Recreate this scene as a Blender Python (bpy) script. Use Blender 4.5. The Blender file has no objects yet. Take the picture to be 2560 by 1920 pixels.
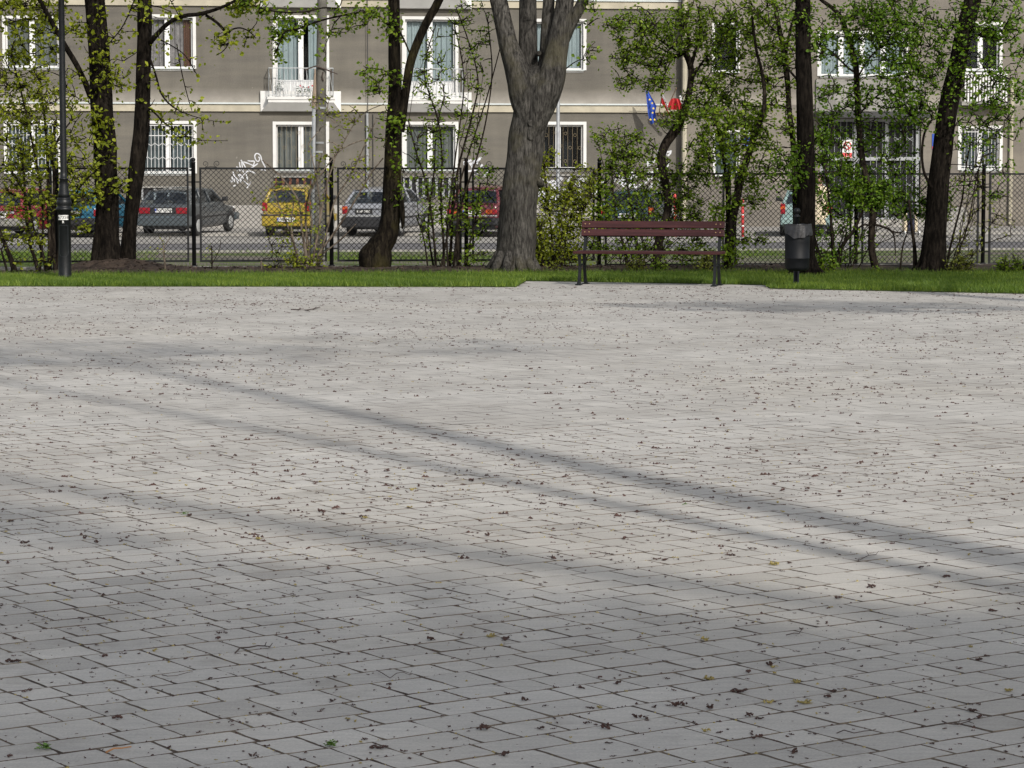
import bpy, bmesh, math, random
import numpy as np
from mathutils import Vector, Matrix, Euler

R = math.radians
random.seed(7); RNG = np.random.default_rng(7)
sc = bpy.context.scene
COL = sc.collection

# ------------------------------------------------------------------ camera, sky, sun, exposure
FPX, CX, CY, CAMZ, YH = 6500.0, 1280.0, 960.0, 1.4, 455.0
ALPHA = math.atan((CY - YH) / FPX)
cd = bpy.data.cameras.new('camera'); cam = bpy.data.objects.new('camera', cd); COL.objects.link(cam)
cd.sensor_width = 36.0; cd.lens = 36.0 * FPX / 2560.0; cd.clip_start = 0.1; cd.clip_end = 2000
cam.location = (0, 0, CAMZ); cam.rotation_euler = (math.pi / 2 - ALPHA, 0, 0)
sc.camera = cam
SUN_EL = R(34); SUN_AZ = R(25)              # behind the camera, 25 degrees to its right
sun_dir = Vector((math.sin(SUN_AZ) * math.cos(SUN_EL), -math.cos(SUN_AZ) * math.cos(SUN_EL), math.sin(SUN_EL)))
w = bpy.data.worlds.new('World'); sc.world = w; w.use_nodes = True
nt = w.node_tree; bg = nt.nodes['Background']
sky = nt.nodes.new('ShaderNodeTexSky'); sky.sky_type = 'NISHITA'; sky.sun_disc = False
sky.sun_elevation = SUN_EL; sky.sun_rotation = math.pi - SUN_AZ; sky.air_density = 1.2; sky.dust_density = 2.2
hs_ = nt.nodes.new('ShaderNodeHueSaturation'); hs_.inputs['Saturation'].default_value = .4
nt.links.new(sky.outputs[0], hs_.inputs['Color']); nt.links.new(hs_.outputs[0], bg.inputs[0]); bg.inputs[1].default_value = 0.145
ld = bpy.data.lights.new('sun', 'SUN'); sun = bpy.data.objects.new('sun', ld); COL.objects.link(sun)
ld.energy = 3.2; ld.angle = R(0.85); ld.color = (1.0, 0.95, 0.87)
sun.rotation_euler = sun_dir.to_track_quat('Z', 'Y').to_euler(); sun.location = (20, -30, 40)
sc.view_settings.view_transform = 'Standard'; sc.view_settings.look = 'None'
sc.view_settings.exposure = 0.05; sc.view_settings.gamma = 1.0
sc.render.engine = 'CYCLES'
sc.cycles.max_bounces = 6; sc.cycles.transparent_max_bounces = 12; sc.cycles.caustics_reflective = False
sc.cycles.caustics_refractive = False
try: sc.cycles.use_denoising = True
except Exception: pass

# ------------------------------------------------------------------ pixel rays -> points in the place
FWD = Vector((0, math.cos(ALPHA), -math.sin(ALPHA))); UPV = Vector((0, math.sin(ALPHA), math.cos(ALPHA)))
def ray(px, py): return FWD + Vector(((px - CX) / FPX, 0, 0)) - UPV * ((py - CY) / FPX)
def at(px, py, Y):
    d = ray(px, py); return Vector((0, 0, CAMZ)) + d * (Y / d.y)
def gnd(px, py, z=0.0):
    d = ray(px, py); return Vector((0, 0, CAMZ)) + d * ((z - CAMZ) / d.z)
TH = R(6.2)                                   # the street, the fence and the facade share this direction
UU = Vector((math.cos(TH), math.sin(TH), 0)); NN = Vector((-math.sin(TH), math.cos(TH), 0))
def S(u, wv, z=0.0): return UU * u + NN * wv + Vector((0, 0, z))
def onw(px, py, wv):
    d = ray(px, py); t = wv / d.dot(NN); p = Vector((0, 0, CAMZ)) + d * t
    return p.dot(UU), p.z

# ------------------------------------------------------------------ mesh builder
class MB:
    def __init__(s): s.v = []; s.f = []; s.m = []; s.tone = None
    def face(s, pts, m=0):
        i = len(s.v); s.v.extend([tuple(p) for p in pts]); s.f.append(tuple(range(i, i + len(pts)))); s.m.append(m)
    def box(s, x0, x1, y0, y1, z0, z1, m=0, M=None):
        p = [(x0, y0, z0), (x1, y0, z0), (x1, y1, z0), (x0, y1, z0), (x0, y0, z1), (x1, y0, z1), (x1, y1, z1), (x0, y1, z1)]
        if M is not None: p = [tuple(M @ Vector(q)) for q in p]
        i = len(s.v); s.v.extend(p)
        for q in ((0, 3, 2, 1), (4, 5, 6, 7), (0, 1, 5, 4), (1, 2, 6, 5), (2, 3, 7, 6), (3, 0, 4, 7)):
            s.f.append(tuple(i + k for k in q)); s.m.append(m)
    def rbox(s, x0, x1, y0, y1, z0, z1, r=0.02, seg=2, m=0, M=None):
        bm = bmesh.new(); bmesh.ops.create_cube(bm, size=1)
        for v in bm.verts:
            v.co = Vector(((x0 + x1) / 2 + v.co.x * (x1 - x0), (y0 + y1) / 2 + v.co.y * (y1 - y0), (z0 + z1) / 2 + v.co.z * (z1 - z0)))
        bmesh.ops.bevel(bm, geom=bm.edges[:], offset=r, segments=seg, affect='EDGES', profile=0.5)
        s.bm(bm, m, M)
    def bm(s, bm, m=0, M=None):
        i = len(s.v); bm.verts.index_update()
        s.v.extend([tuple(M @ v.co) if M is not None else tuple(v.co) for v in bm.verts])
        for f in bm.faces: s.f.append(tuple(i + v.index for v in f.verts)); s.m.append(m)
        bm.free()
    def tube(s, pts, sides=6, m=0, cap=True, rf=None):
        """pts: list of (Vector, r)"""
        n = len(pts); i0 = len(s.v); ref = None
        for k, (p, r) in enumerate(pts):
            p = Vector(p)
            a = Vector(pts[max(k - 1, 0)][0]); b = Vector(pts[min(k + 1, n - 1)][0]); t = (b - a)
            if t.length < 1e-9: t = Vector((0, 0, 1))
            t.normalize()
            if ref is None:
                ref = Vector((1, 0, 0)) if abs(t.x) < .9 else Vector((0, 1, 0))
            e1 = (ref - t * ref.dot(t)).normalized(); e2 = t.cross(e1); ref = e1
            for q in range(sides):
                an = 2 * math.pi * q / sides; rr = r * (rf(k, an, p) if rf else 1)
                s.v.append(tuple(p + e1 * (rr * math.cos(an)) + e2 * (rr * math.sin(an))))
        for k in range(n - 1):
            for q in range(sides):
                a = i0 + k * sides + q; b = i0 + k * sides + (q + 1) % sides
                s.f.append((a, b, b + sides, a + sides)); s.m.append(m)
        if cap:
            s.f.append(tuple(i0 + q for q in range(sides))[::-1]); s.m.append(m)
            s.f.append(tuple(i0 + (n - 1) * sides + q for q in range(sides))); s.m.append(m)
    def lathe(s, prof, c=(0, 0), sides=24, m=0, rf=None):
        i0 = len(s.v); n = len(prof)
        for k, (r, z) in enumerate(prof):
            for q in range(sides):
                a = 2 * math.pi * q / sides; rr = r * (rf(a, z) if rf else 1)
                s.v.append((c[0] + rr * math.cos(a), c[1] + rr * math.sin(a), z))
        for k in range(n - 1):
            for q in range(sides):
                a = i0 + k * sides + q; b = i0 + k * sides + (q + 1) % sides
                s.f.append((a, b, b + sides, a + sides)); s.m.append(m)
        s.f.append(tuple(i0 + q for q in range(sides))[::-1]); s.m.append(m)
        s.f.append(tuple(i0 + (n - 1) * sides + q for q in range(sides))); s.m.append(m)
    def build(s, name, mat, parent=None, org=None, smooth=False, tone=None):
        me = bpy.data.meshes.new(name)
        v = s.v
        if org is not None: v = [(a[0] - org[0], a[1] - org[1], a[2] - org[2]) for a in v]
        me.from_pydata(v, [], s.f)
        for mm in (mat if isinstance(mat, (list, tuple)) else [mat]): me.materials.append(mm)
        if isinstance(mat, (list, tuple)) and len(mat) > 1: me.polygons.foreach_set('material_index', s.m)
        if smooth: me.polygons.foreach_set('use_smooth', [True] * len(me.polygons))
        if tone is not None:
            a = me.attributes.new('tone', 'FLOAT', 'FACE'); a.data.foreach_set('value', np.asarray(tone, dtype=np.float32))
        me.update()
        o = bpy.data.objects.new(name, me); COL.objects.link(o)
        if parent is not None: o.parent = parent
        elif org is not None: o.location = org
        return o
def empty(name, loc=(0, 0, 0), rot=(0, 0, 0)):
    o = bpy.data.objects.new(name, None); COL.objects.link(o); o.empty_display_size = .2
    o.location = loc; o.rotation_euler = rot; return o
def tag(o, label=None, cat=None, group=None, kind=None):
    if label: o['label'] = label
    if cat: o['category'] = cat
    if group: o['group'] = group
    if kind: o['kind'] = kind
    return o

# ------------------------------------------------------------------ materials
def nodes(name):
    m = bpy.data.materials.new(name); m.use_nodes = True; t = m.node_tree
    return m, t, t.nodes['Principled BSDF']
def N(t, kind, **kw):
    n = t.nodes.new(kind)
    for k, v in kw.items():
        if k in n.inputs.keys(): n.inputs[k].default_value = v
        else: setattr(n, k, v)
    return n
def c4(c): return (c[0], c[1], c[2], 1)
def mul(c, k): return tuple(min(1, x * k) for x in c)
def noise(t, scale, detail=4, rough=.55, coord='Object', stretch=None, vec=None):
    tc = N(t, 'ShaderNodeTexCoord'); n = N(t, 'ShaderNodeTexNoise'); n.inputs['Scale'].default_value = scale
    n.inputs['Detail'].default_value = detail; n.inputs['Roughness'].default_value = rough
    src = tc.outputs[coord]
    if stretch:
        mp = N(t, 'ShaderNodeMapping'); mp.inputs['Scale'].default_value = stretch; t.links.new(src, mp.inputs[0]); src = mp.outputs[0]
    t.links.new(src, n.inputs['Vector']); return n
def ramp(t, src, stops):
    r = N(t, 'ShaderNodeValToRGB'); e = r.color_ramp.elements
    while len(e) < len(stops): e.new(.5)
    for k, (p, c) in enumerate(stops): e[k].position = p; e[k].color = c4(c) if len(c) == 3 else c
    t.links.new(src, r.inputs[0]); return r
def mix(t, fac, a, b, typ='MIX'):
    m = N(t, 'ShaderNodeMix'); m.data_type = 'RGBA'; m.blend_type = typ
    for i, x in ((0, fac), (6, a), (7, b)):
        if hasattr(x, 'node'): t.links.new(x, m.inputs[i])
        elif i == 0: m.inputs[0].default_value = x
        else: m.inputs[i].default_value = c4(x)
    return m.outputs[2]
def bump(t, b, h, strength=.3, dist=.01):
    n = N(t, 'ShaderNodeBump'); n.inputs['Strength'].default_value = strength; n.inputs['Distance'].default_value = dist
    t.links.new(h, n.inputs['Height']); t.links.new(n.outputs[0], b.inputs['Normal'])
def pm(name, col, rough=.6, metal=0.0, var=.25, scale=6, bmp=0.0, bs=60, coat=0.0, stretch=None, spec=None):
    m, t, b = nodes(name)
    n = noise(t, scale, 5, .6, stretch=stretch)
    r = ramp(t, n.outputs[0], [(.3, mul(col, 1 - var)), (.7, mul(col, 1 + var))])
    t.links.new(r.outputs[0], b.inputs['Base Color'])
    b.inputs['Roughness'].default_value = rough; b.inputs['Metallic'].default_value = metal
    if coat: b.inputs['Coat Weight'].default_value = coat
    if spec is not None: b.inputs['Specular IOR Level'].default_value = spec
    if bmp:
        n2 = noise(t, bs, 4, .6, stretch=stretch); bump(t, b, n2.outputs[0], bmp, .01)
    return m
def leafmat(name, a, bcol, trans=.35):
    m, t, b = nodes(name)
    at_ = N(t, 'ShaderNodeAttribute'); at_.attribute_name = 'tone'
    r = ramp(t, at_.outputs['Fac'], [(0, mul(a, .75)), (.5, a), (.85, bcol), (1, mul(bcol, 1.15))])
    t.links.new(r.outputs[0], b.inputs['Base Color']); b.inputs['Roughness'].default_value = .5
    b.inputs['Specular IOR Level'].default_value = .3
    tr = N(t, 'ShaderNodeBsdfTranslucent'); mx = N(t, 'ShaderNodeMixShader'); mx.inputs[0].default_value = trans
    hs = N(t, 'ShaderNodeHueSaturation'); hs.inputs['Saturation'].default_value = 1.1; hs.inputs['Value'].default_value = 1.3
    t.links.new(r.outputs[0], hs.inputs['Color']); t.links.new(hs.outputs[0], tr.inputs[0])
    t.links.new(b.outputs[0], mx.inputs[1]); t.links.new(tr.outputs[0], mx.inputs[2])
    t.links.new(mx.outputs[0], t.nodes['Material Output'].inputs[0]); return m
def glass(name, tint=(.75, .82, .85), refl=.12, rough=.03, bl=.25):
    m, t, b = nodes(name); t.nodes.remove(b)
    tr = N(t, 'ShaderNodeBsdfTransparent'); tr.inputs[0].default_value = c4(tint)
    gl = N(t, 'ShaderNodeBsdfGlossy'); gl.inputs['Roughness'].default_value = rough; gl.inputs[0].default_value = (.9, .95, 1, 1)
    fr = N(t, 'ShaderNodeLayerWeight'); fr.inputs[0].default_value = bl
    ad = N(t, 'ShaderNodeMath'); ad.operation = 'ADD'; ad.use_clamp = True; ad.inputs[1].default_value = refl
    t.links.new(fr.outputs['Fresnel'], ad.inputs[0])
    mx = N(t, 'ShaderNodeMixShader'); t.links.new(ad.outputs[0], mx.inputs[0])
    t.links.new(tr.outputs[0], mx.inputs[1]); t.links.new(gl.outputs[0], mx.inputs[2])
    t.links.new(mx.outputs[0], t.nodes['Material Output'].inputs[0]); return m

def paver_mat():
    m, t, b = nodes('grey_paver')
    a = N(t, 'ShaderNodeAttribute'); a.attribute_name = 'tone'
    r = ramp(t, a.outputs['Fac'], [(0, (.345, .328, .305)), (.25, (.412, .394, .368)), (.55, (.457, .438, .410)), (1, (.52, .498, .462))])
    fine = noise(t, 120, 6, .75); f2 = ramp(t, fine.outputs[0], [(.3, (.76,) * 3), (.7, (1.16,) * 3)])
    c = mix(t, 1.0, r.outputs[0], f2.outputs[0], 'MULTIPLY')
    big = noise(t, .55, 5, .6); f3 = ramp(t, big.outputs[0], [(.35, (.88, .87, .86)), (.6, (1.05, 1.05, 1.05))])
    c = mix(t, 1.0, c, f3.outputs[0], 'MULTIPLY')
    br = noise(t, 14, 5, .65, stretch=(.5, 3.0, 1)); f2b = ramp(t, br.outputs[0], [(.3, (.86, .86, .87)), (.7, (1.08, 1.08, 1.07))])
    c = mix(t, 1.0, c, f2b.outputs[0], 'MULTIPLY')
    st = noise(t, 2.6, 6, .62); f4 = ramp(t, st.outputs[0], [(.57, (0, 0, 0)), (.74, (1, 1, 1))])
    sm = N(t, 'ShaderNodeMath'); sm.operation = 'MULTIPLY'; sm.inputs[1].default_value = .6; t.links.new(f4.outputs[0], sm.inputs[0])
    c = mix(t, sm.outputs[0], c, (.22, .20, .175))
    sand = noise(t, .16, 3, .5); f5 = ramp(t, sand.outputs[0], [(.5, (0, 0, 0)), (.72, (1, 1, 1))])
    sm2 = N(t, 'ShaderNodeMath'); sm2.operation = 'MULTIPLY'; sm2.inputs[1].default_value = .35; t.links.new(f5.outputs[0], sm2.inputs[0])
    c = mix(t, sm2.outputs[0], c, (.46, .42, .35))
    t.links.new(c, b.inputs['Base Color']); b.inputs['Roughness'].default_value = .82
    b.inputs['Specular IOR Level'].default_value = .25
    n2 = noise(t, 45, 6, .65); bump(t, b, n2.outputs[0], .35, .004); return m
def facade_mat(name, base, zband, warm):
    m, t, b = nodes(name)
    big = noise(t, .45, 6, .6); r = ramp(t, big.outputs[0], [(.3, mul(base, .86)), (.5, base), (.72, mul(base, 1.12))])
    hz = noise(t, .9, 5, .6, stretch=(.35, 1, 2.6)); r2 = ramp(t, hz.outputs[0], [(.35, (.86, .86, .87)), (.65, (1.1, 1.09, 1.06))])
    c = mix(t, 1.0, r.outputs[0], r2.outputs[0], 'MULTIPLY')
    dr = noise(t, 1.6, 5, .6, stretch=(1.6, 1, .16)); r4 = ramp(t, dr.outputs[0], [(.34, (.92, .92, .925)), (.62, (1.03, 1.03, 1.03))]); c = mix(t, 1.0, c, r4.outputs[0], 'MULTIPLY')
    fine = noise(t, 30, 6, .75); r3 = ramp(t, fine.outputs[0], [(.3, (.86,) * 3), (.7, (1.12,) * 3)])
    c = mix(t, 1.0, c, r3.outputs[0], 'MULTIPLY')
    sp = noise(t, 5.5, 3, .5); fs = ramp(t, sp.outputs[0], [(.735, (0, 0, 0)), (.76, (1, 1, 1))]); sv = N(t, 'ShaderNodeMath'); sv.operation = 'MULTIPLY'; sv.inputs[1].default_value = .45; t.links.new(fs.outputs[0], sv.inputs[0]); c = mix(t, sv.outputs[0], c, (.30, .285, .25))
    # rain splash that has bleached the render just above each ledge
    tc = N(t, 'ShaderNodeTexCoord'); sx = N(t, 'ShaderNodeSeparateXYZ'); t.links.new(tc.outputs['Object'], sx.inputs[0])
    acc = None
    for z in zband:
        mr = N(t, 'ShaderNodeMapRange'); mr.inputs['From Min'].default_value = z; mr.inputs['From Max'].default_value = z + .5
        mr.inputs['To Min'].default_value = 1.0; mr.inputs['To Max'].default_value = 0.0; t.links.new(sx.outputs['Z'], mr.inputs['Value'])
        gt = N(t, 'ShaderNodeMath'); gt.operation = 'GREATER_THAN'; gt.inputs[1].default_value = z - .02; t.links.new(sx.outputs['Z'], gt.inputs[0])
        ml = N(t, 'ShaderNodeMath'); ml.operation = 'MULTIPLY'; t.links.new(mr.outputs[0], ml.inputs[0]); t.links.new(gt.outputs[0], ml.inputs[1])
        if acc is None: acc = ml.outputs[0]
        else:
            ad = N(t, 'ShaderNodeMath'); ad.operation = 'MAXIMUM'; t.links.new(acc, ad.inputs[0]); t.links.new(ml.outputs[0], ad.inputs[1]); acc = ad.outputs[0]
    pn = noise(t, 1.4, 5, .6); ml = N(t, 'ShaderNodeMath'); ml.operation = 'MULTIPLY'; t.links.new(acc, ml.inputs[0]); t.links.new(pn.outputs[0], ml.inputs[1])
    ml2 = N(t, 'ShaderNodeMath'); ml2.operation = 'MULTIPLY'; ml2.inputs[1].default_value = 1.1; ml2.use_clamp = True; t.links.new(ml.outputs[0], ml2.inputs[0])
    c = mix(t, ml2.outputs[0], c, warm)
    t.links.new(c, b.inputs['Base Color']); b.inputs['Roughness'].default_value = .92; b.inputs['Specular IOR Level'].default_value = .15
    bump(t, b, fine.outputs[0], .5, .012); return m
def bark_mat(name, a, c2, moss=None, s=9):
    m, t, b = nodes(name)
    n = noise(t, s, 6, .7, stretch=(1.6, 1.6, .32)); r = ramp(t, n.outputs[0], [(.36, mul(a, .35)), (.48, a), (.66, c2)])
    nb = noise(t, 2.3, 5, .65, stretch=(1, 1, .6)); rb = ramp(t, nb.outputs[0], [(.32, (.55,) * 3), (.66, (1.3,) * 3)]); c = mix(t, 1.0, r.outputs[0], rb.outputs[0], 'MULTIPLY')
    if moss:
        n3 = noise(t, 1.7, 4, .6); f = ramp(t, n3.outputs[0], [(.52, (0, 0, 0)), (.68, (1, 1, 1))])
        sm = N(t, 'ShaderNodeMath'); sm.operation = 'MULTIPLY'; sm.inputs[1].default_value = .6; t.links.new(f.outputs[0], sm.inputs[0])
        c = mix(t, sm.outputs[0], c, moss)
    t.links.new(c, b.inputs['Base Color']); b.inputs['Roughness'].default_value = .95; b.inputs['Specular IOR Level'].default_value = .06
    n2 = noise(t, s * 2.4, 5, .7, stretch=(1.8, 1.8, .3)); bump(t, b, n2.outputs[0], 1.0, .03); return m
def mottled(name, a, b_, s1=.8, s2=25, rough=.9, thr=(.42, .6), bmp=.4):
    m, t, b = nodes(name)
    n = noise(t, s1, 6, .65); r = ramp(t, n.outputs[0], [(thr[0], a), (thr[1], b_)])
    f = noise(t, s2, 6, .7); r3 = ramp(t, f.outputs[0], [(.3, (.75,) * 3), (.7, (1.2,) * 3)])
    c = mix(t, 1.0, r.outputs[0], r3.outputs[0], 'MULTIPLY')
    t.links.new(c, b.inputs['Base Color']); b.inputs['Roughness'].default_value = rough; b.inputs['Specular IOR Level'].default_value = .2
    bump(t, b, f.outputs[0], bmp, .02); return m

M = {}
M['paver'] = paver_mat()
M['joint'] = mottled('joint_sand', (.085, .068, .058), (.19, .16, .125), 5, 60, thr=(.38, .66))
M['lawn'] = mottled('lawn_soil', (.04, .055, .018), (.07, .10, .02), 2, 40)
M['soil'] = mottled('dark_soil', (.028, .020, .016), (.060, .043, .033), 4, 30, bmp=1.0)
M['mulch'] = pm('bark_chip', (.055, .036, .027), .9, 0, .7, 35)
M['verge'] = mottled('worn_verge', (.15, .13, .11), (.09, .12, .035), .35, 14, thr=(.45, .56))
M['asphalt'] = mottled('asphalt', (.14, .135, .14), (.17, .165, .165), .5, 70)
M['asphalt_old'] = mottled('bleached_asphalt', (.235, .225, .21), (.29, .275, .25), .4, 60)
M['slab'] = mottled('pavement_slabs', (.29, .275, .255), (.35, .335, .31), .5, 40)
M['kerb'] = mottled('kerb_concrete', (.27, .26, .24), (.34, .325, .30), 1.2, 30)
M['earth'] = mottled('earth', (.10, .09, .07), (.08, .10, .04), .1, 5)
M['concrete'] = mottled('concrete', (.20, .195, .18), (.29, .28, .26), 1.5, 40)
M['conc_pole'] = mottled('pole_concrete', (.10, .094, .082), (.155, .145, .128), 2.5, 50)
M['fence'] = pm('black_fence_paint', (.007, .0075, .009), .5, 0, .3, 20, spec=.25)
M['iron'] = pm('black_cast_iron', (.008, .009, .0105), .4, 0, .3, 14, .15, 90, spec=.3)
M['ironlite'] = pm('worn_iron_paint', (.035, .04, .045), .45, 0, .4, 14, .2, 90)
M['wood'] = pm('mahogany_slat', (.046, .0135, .0145), .5, 0, .4, 5, .2, 40, stretch=(.25, 3, 6), spec=.25)
M['brass'] = pm('brass_bolt', (.55, .36, .18), .35, .8, .1)
M['bag'] = pm('black_bin_bag', (.02, .02, .023), .28, 0, .4, 9, .6, 25)
M['bin'] = pm('bin_powder_coat', (.005, .0058, .0075), .55, 0, .3, 10, spec=.2)
M['white'] = pm('white_paint', (.66, .66, .66), .5, 0, .05, 3)
M['plaster'] = pm('white_plaster', (.62, .615, .60), .85, 0, .10, 2)
M['cream'] = pm('cream_plaster', (.39, .355, .275), .85, 0, .2, 1.3)
M['ledge'] = pm('pale_ledge_metal', (.50, .54, .54), .5, .0, .1, 2)
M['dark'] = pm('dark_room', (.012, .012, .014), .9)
M['curtain'] = pm('net_curtain', (.40, .43, .43), .95, 0, .12, 2)
M['curtain_d'] = pm('dim_curtain', (.13, .145, .15), .95, 0, .25, 3)
M['curtain_g'] = pm('grey_curtain', (.20, .19, .175), .95, 0, .2, 3)
M['railgrey'] = pm('grey_railing_paint', (.42, .44, .45), .5, 0, .1, 3)
M['curtain_b'] = pm('brown_drape', (.14, .06, .035), .95, 0, .15, 3)
M['curtain_p'] = pm('patterned_curtain', (.30, .25, .24), .95, 0, .35, 9)
M['glass'] = glass('window_glass', (.72, .78, .80), .0, .03, .16)
M['carglass'] = glass('car_glass', (.80, .86, .88), .07, .02)
M['rust'] = pm('rusty_bar', (.12, .045, .025), .8, 0, .4, 12)
M['greybar'] = pm('grey_bar', (.28, .29, .30), .5, 0, .15)
M['wire'] = pm('tan_wire', (.27, .22, .14), .6, 0, .2)
M['paint_w'] = pm('white_spray_paint', (.52, .53, .56), .7, 0, .25, 5)
M['black'] = pm('black_plastic', (.02, .02, .022), .5, 0, .2)
M['rubber'] = pm('tyre_rubber', (.018, .018, .018), .85, 0, .3, 12)
M['hub'] = pm('hubcap', (.42, .43, .43), .4, .3, .15, 8)
M['plate_w'] = pm('plate_white', (.70, .70, .68), .5, 0, .05)
M['plate_k'] = pm('plate_black', (.015, .015, .015), .5)
M['blue'] = pm('plate_blue', (.05, .09, .45), .5)
M['red'] = pm('tail_lamp_red', (.26, .012, .02), .2, 0, .15, 9)
M['orange'] = pm('indicator_orange', (.50, .09, .02), .25, 0, .15)
M['clear'] = pm('reverse_lamp', (.65, .65, .65), .2)
M['bollard'] = pm('bollard_red', (.62, .06, .06), .5, 0, .12, 3)
M['skin'] = pm('skin', (.42, .25, .19), .55, 0, .08)
M['hair'] = pm('brown_hair', (.05, .022, .015), .6, 0, .3, 20)
M['coat'] = pm('cream_coat', (.62, .53, .38), .9, 0, .08, 4, .3, 20)
M['trouser'] = pm('dark_trouser', (.04, .04, .05), .9)
M['flag_b'] = pm('flag_blue', (.03, .08, .40), .85, 0, .15, 3)
M['flag_r'] = pm('flag_red', (.50, .03, .035), .85, 0, .15, 3)
M['flag_w'] = pm('flag_white', (.78, .78, .80), .85, 0, .05)
M['star'] = pm('flag_star', (.75, .55, .05), .8)
M['pole_w'] = pm('flag_staff', (.28, .18, .10), .7, 0, .2)
M['tan'] = pm('tan_cover', (.26, .20, .15), .8, 0, .15)
M['galv'] = pm('galvanised_pipe', (.27, .28, .29), .55, .2, .2, 6)
M['leaf_pot'] = pm('pot_leaf', (.05, .09, .04), .6, 0, .4, 30)
M['petal'] = pm('red_petal', (.55, .04, .06), .6)
M['sprig'] = pm('green_sprig', (.10, .19, .03), .6, 0, .4, 60)
M['twig'] = pm('twig_bark', (.06, .042, .035), .85, 0, .4, 30)
M['stick'] = pm('orange_wood', (.38, .19, .08), .8, 0, .3, 30)
M['pod'] = pm('fallen_flower', (.052, .024, .019), .8, 0, .55, 45)
M['chaff'] = pm('yellow_chaff', (.26, .21, .07), .8, 0, .4, 30)
M['L_yel'] = leafmat('leaf_yellow_green', (.20, .24, .02), (.34, .37, .035), .45)
M['L_mid'] = leafmat('leaf_mid_green', (.13, .21, .016), (.25, .33, .03), .46)
M['L_dark'] = leafmat('leaf_deep_green', (.10, .19, .014), (.20, .30, .028), .46)
M['L_olive'] = leafmat('leaf_olive', (.13, .15, .02), (.22, .24, .03), .38)
M['grass'] = leafmat('grass_blade', (.096, .163, .022), (.192, .262, .038), .38)
M['bark_dark'] = bark_mat('dark_bark', (.010, .008, .0066), (.027, .022, .0175), None, 17)
M['bark_moss'] = bark_mat('mossy_bark', (.011, .0088, .0066), (.033, .027, .018), (.05, .044, .015), 16)
M['bark_grey'] = bark_mat('grey_fissured_bark', (.060, .056, .051), (.128, .120, .109), (.095, .086, .055), 20)
M['bark_thin'] = bark_mat('thin_stem_bark', (.020, .0155, .0125), (.05, .04, .031), None, 14)
M['bark_pale'] = bark_mat('pale_stem_bark', (.15, .12, .095), (.25, .21, .17), None, 14)
# ------------------------------------------------------------------ ground sheets
def sheet(name, polys, z, mat, kind='structure', sub=None):
    mb = MB()
    for p in polys: mb.face([(q[0], q[1], z if len(q) < 3 else q[2]) for q in p])
    o = mb.build(name, mat); o['kind'] = kind; return o
WF, WB = 41.55, 86.7                       # fence line, facade plane (distance along the street normal)
ZS = -0.18                                 # street level; the park stands a little higher
sheet('ground', [[(-400, -400), (400, -400), (400, 400), (-400, 400)]], -0.36, M['earth'])
edge_px = [(-900, 713), (-400, 715.5), (0, 716.5), (700, 717), (1290, 718), (1316, 703), (1600, 707.5), (1913, 713), (1925, 722), (2010, 724), (2300, 729.5), (2560, 735), (3000, 744), (3600, 758)]
edge = [gnd(a, b) for a, b in edge_px]
e0 = Vector((-30, edge[0].y, 0)); e1 = Vector((30, 28, 0)); edge = [e0] + edge + [e1]
def edge_y(x):
    for a, b in zip(edge, edge[1:]):
        if a.x <= x <= b.x: return a.y + (b.y - a.y) * (x - a.x) / max(1e-6, b.x - a.x)
    return 30
fl, fr = S(-31, WF - .12), S(31, WF - .12)
sheet('paving_bed', [[(-30, -30), (30, -30), (30, 38), (-30, 38)]], -0.0036, M['joint'])
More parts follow.
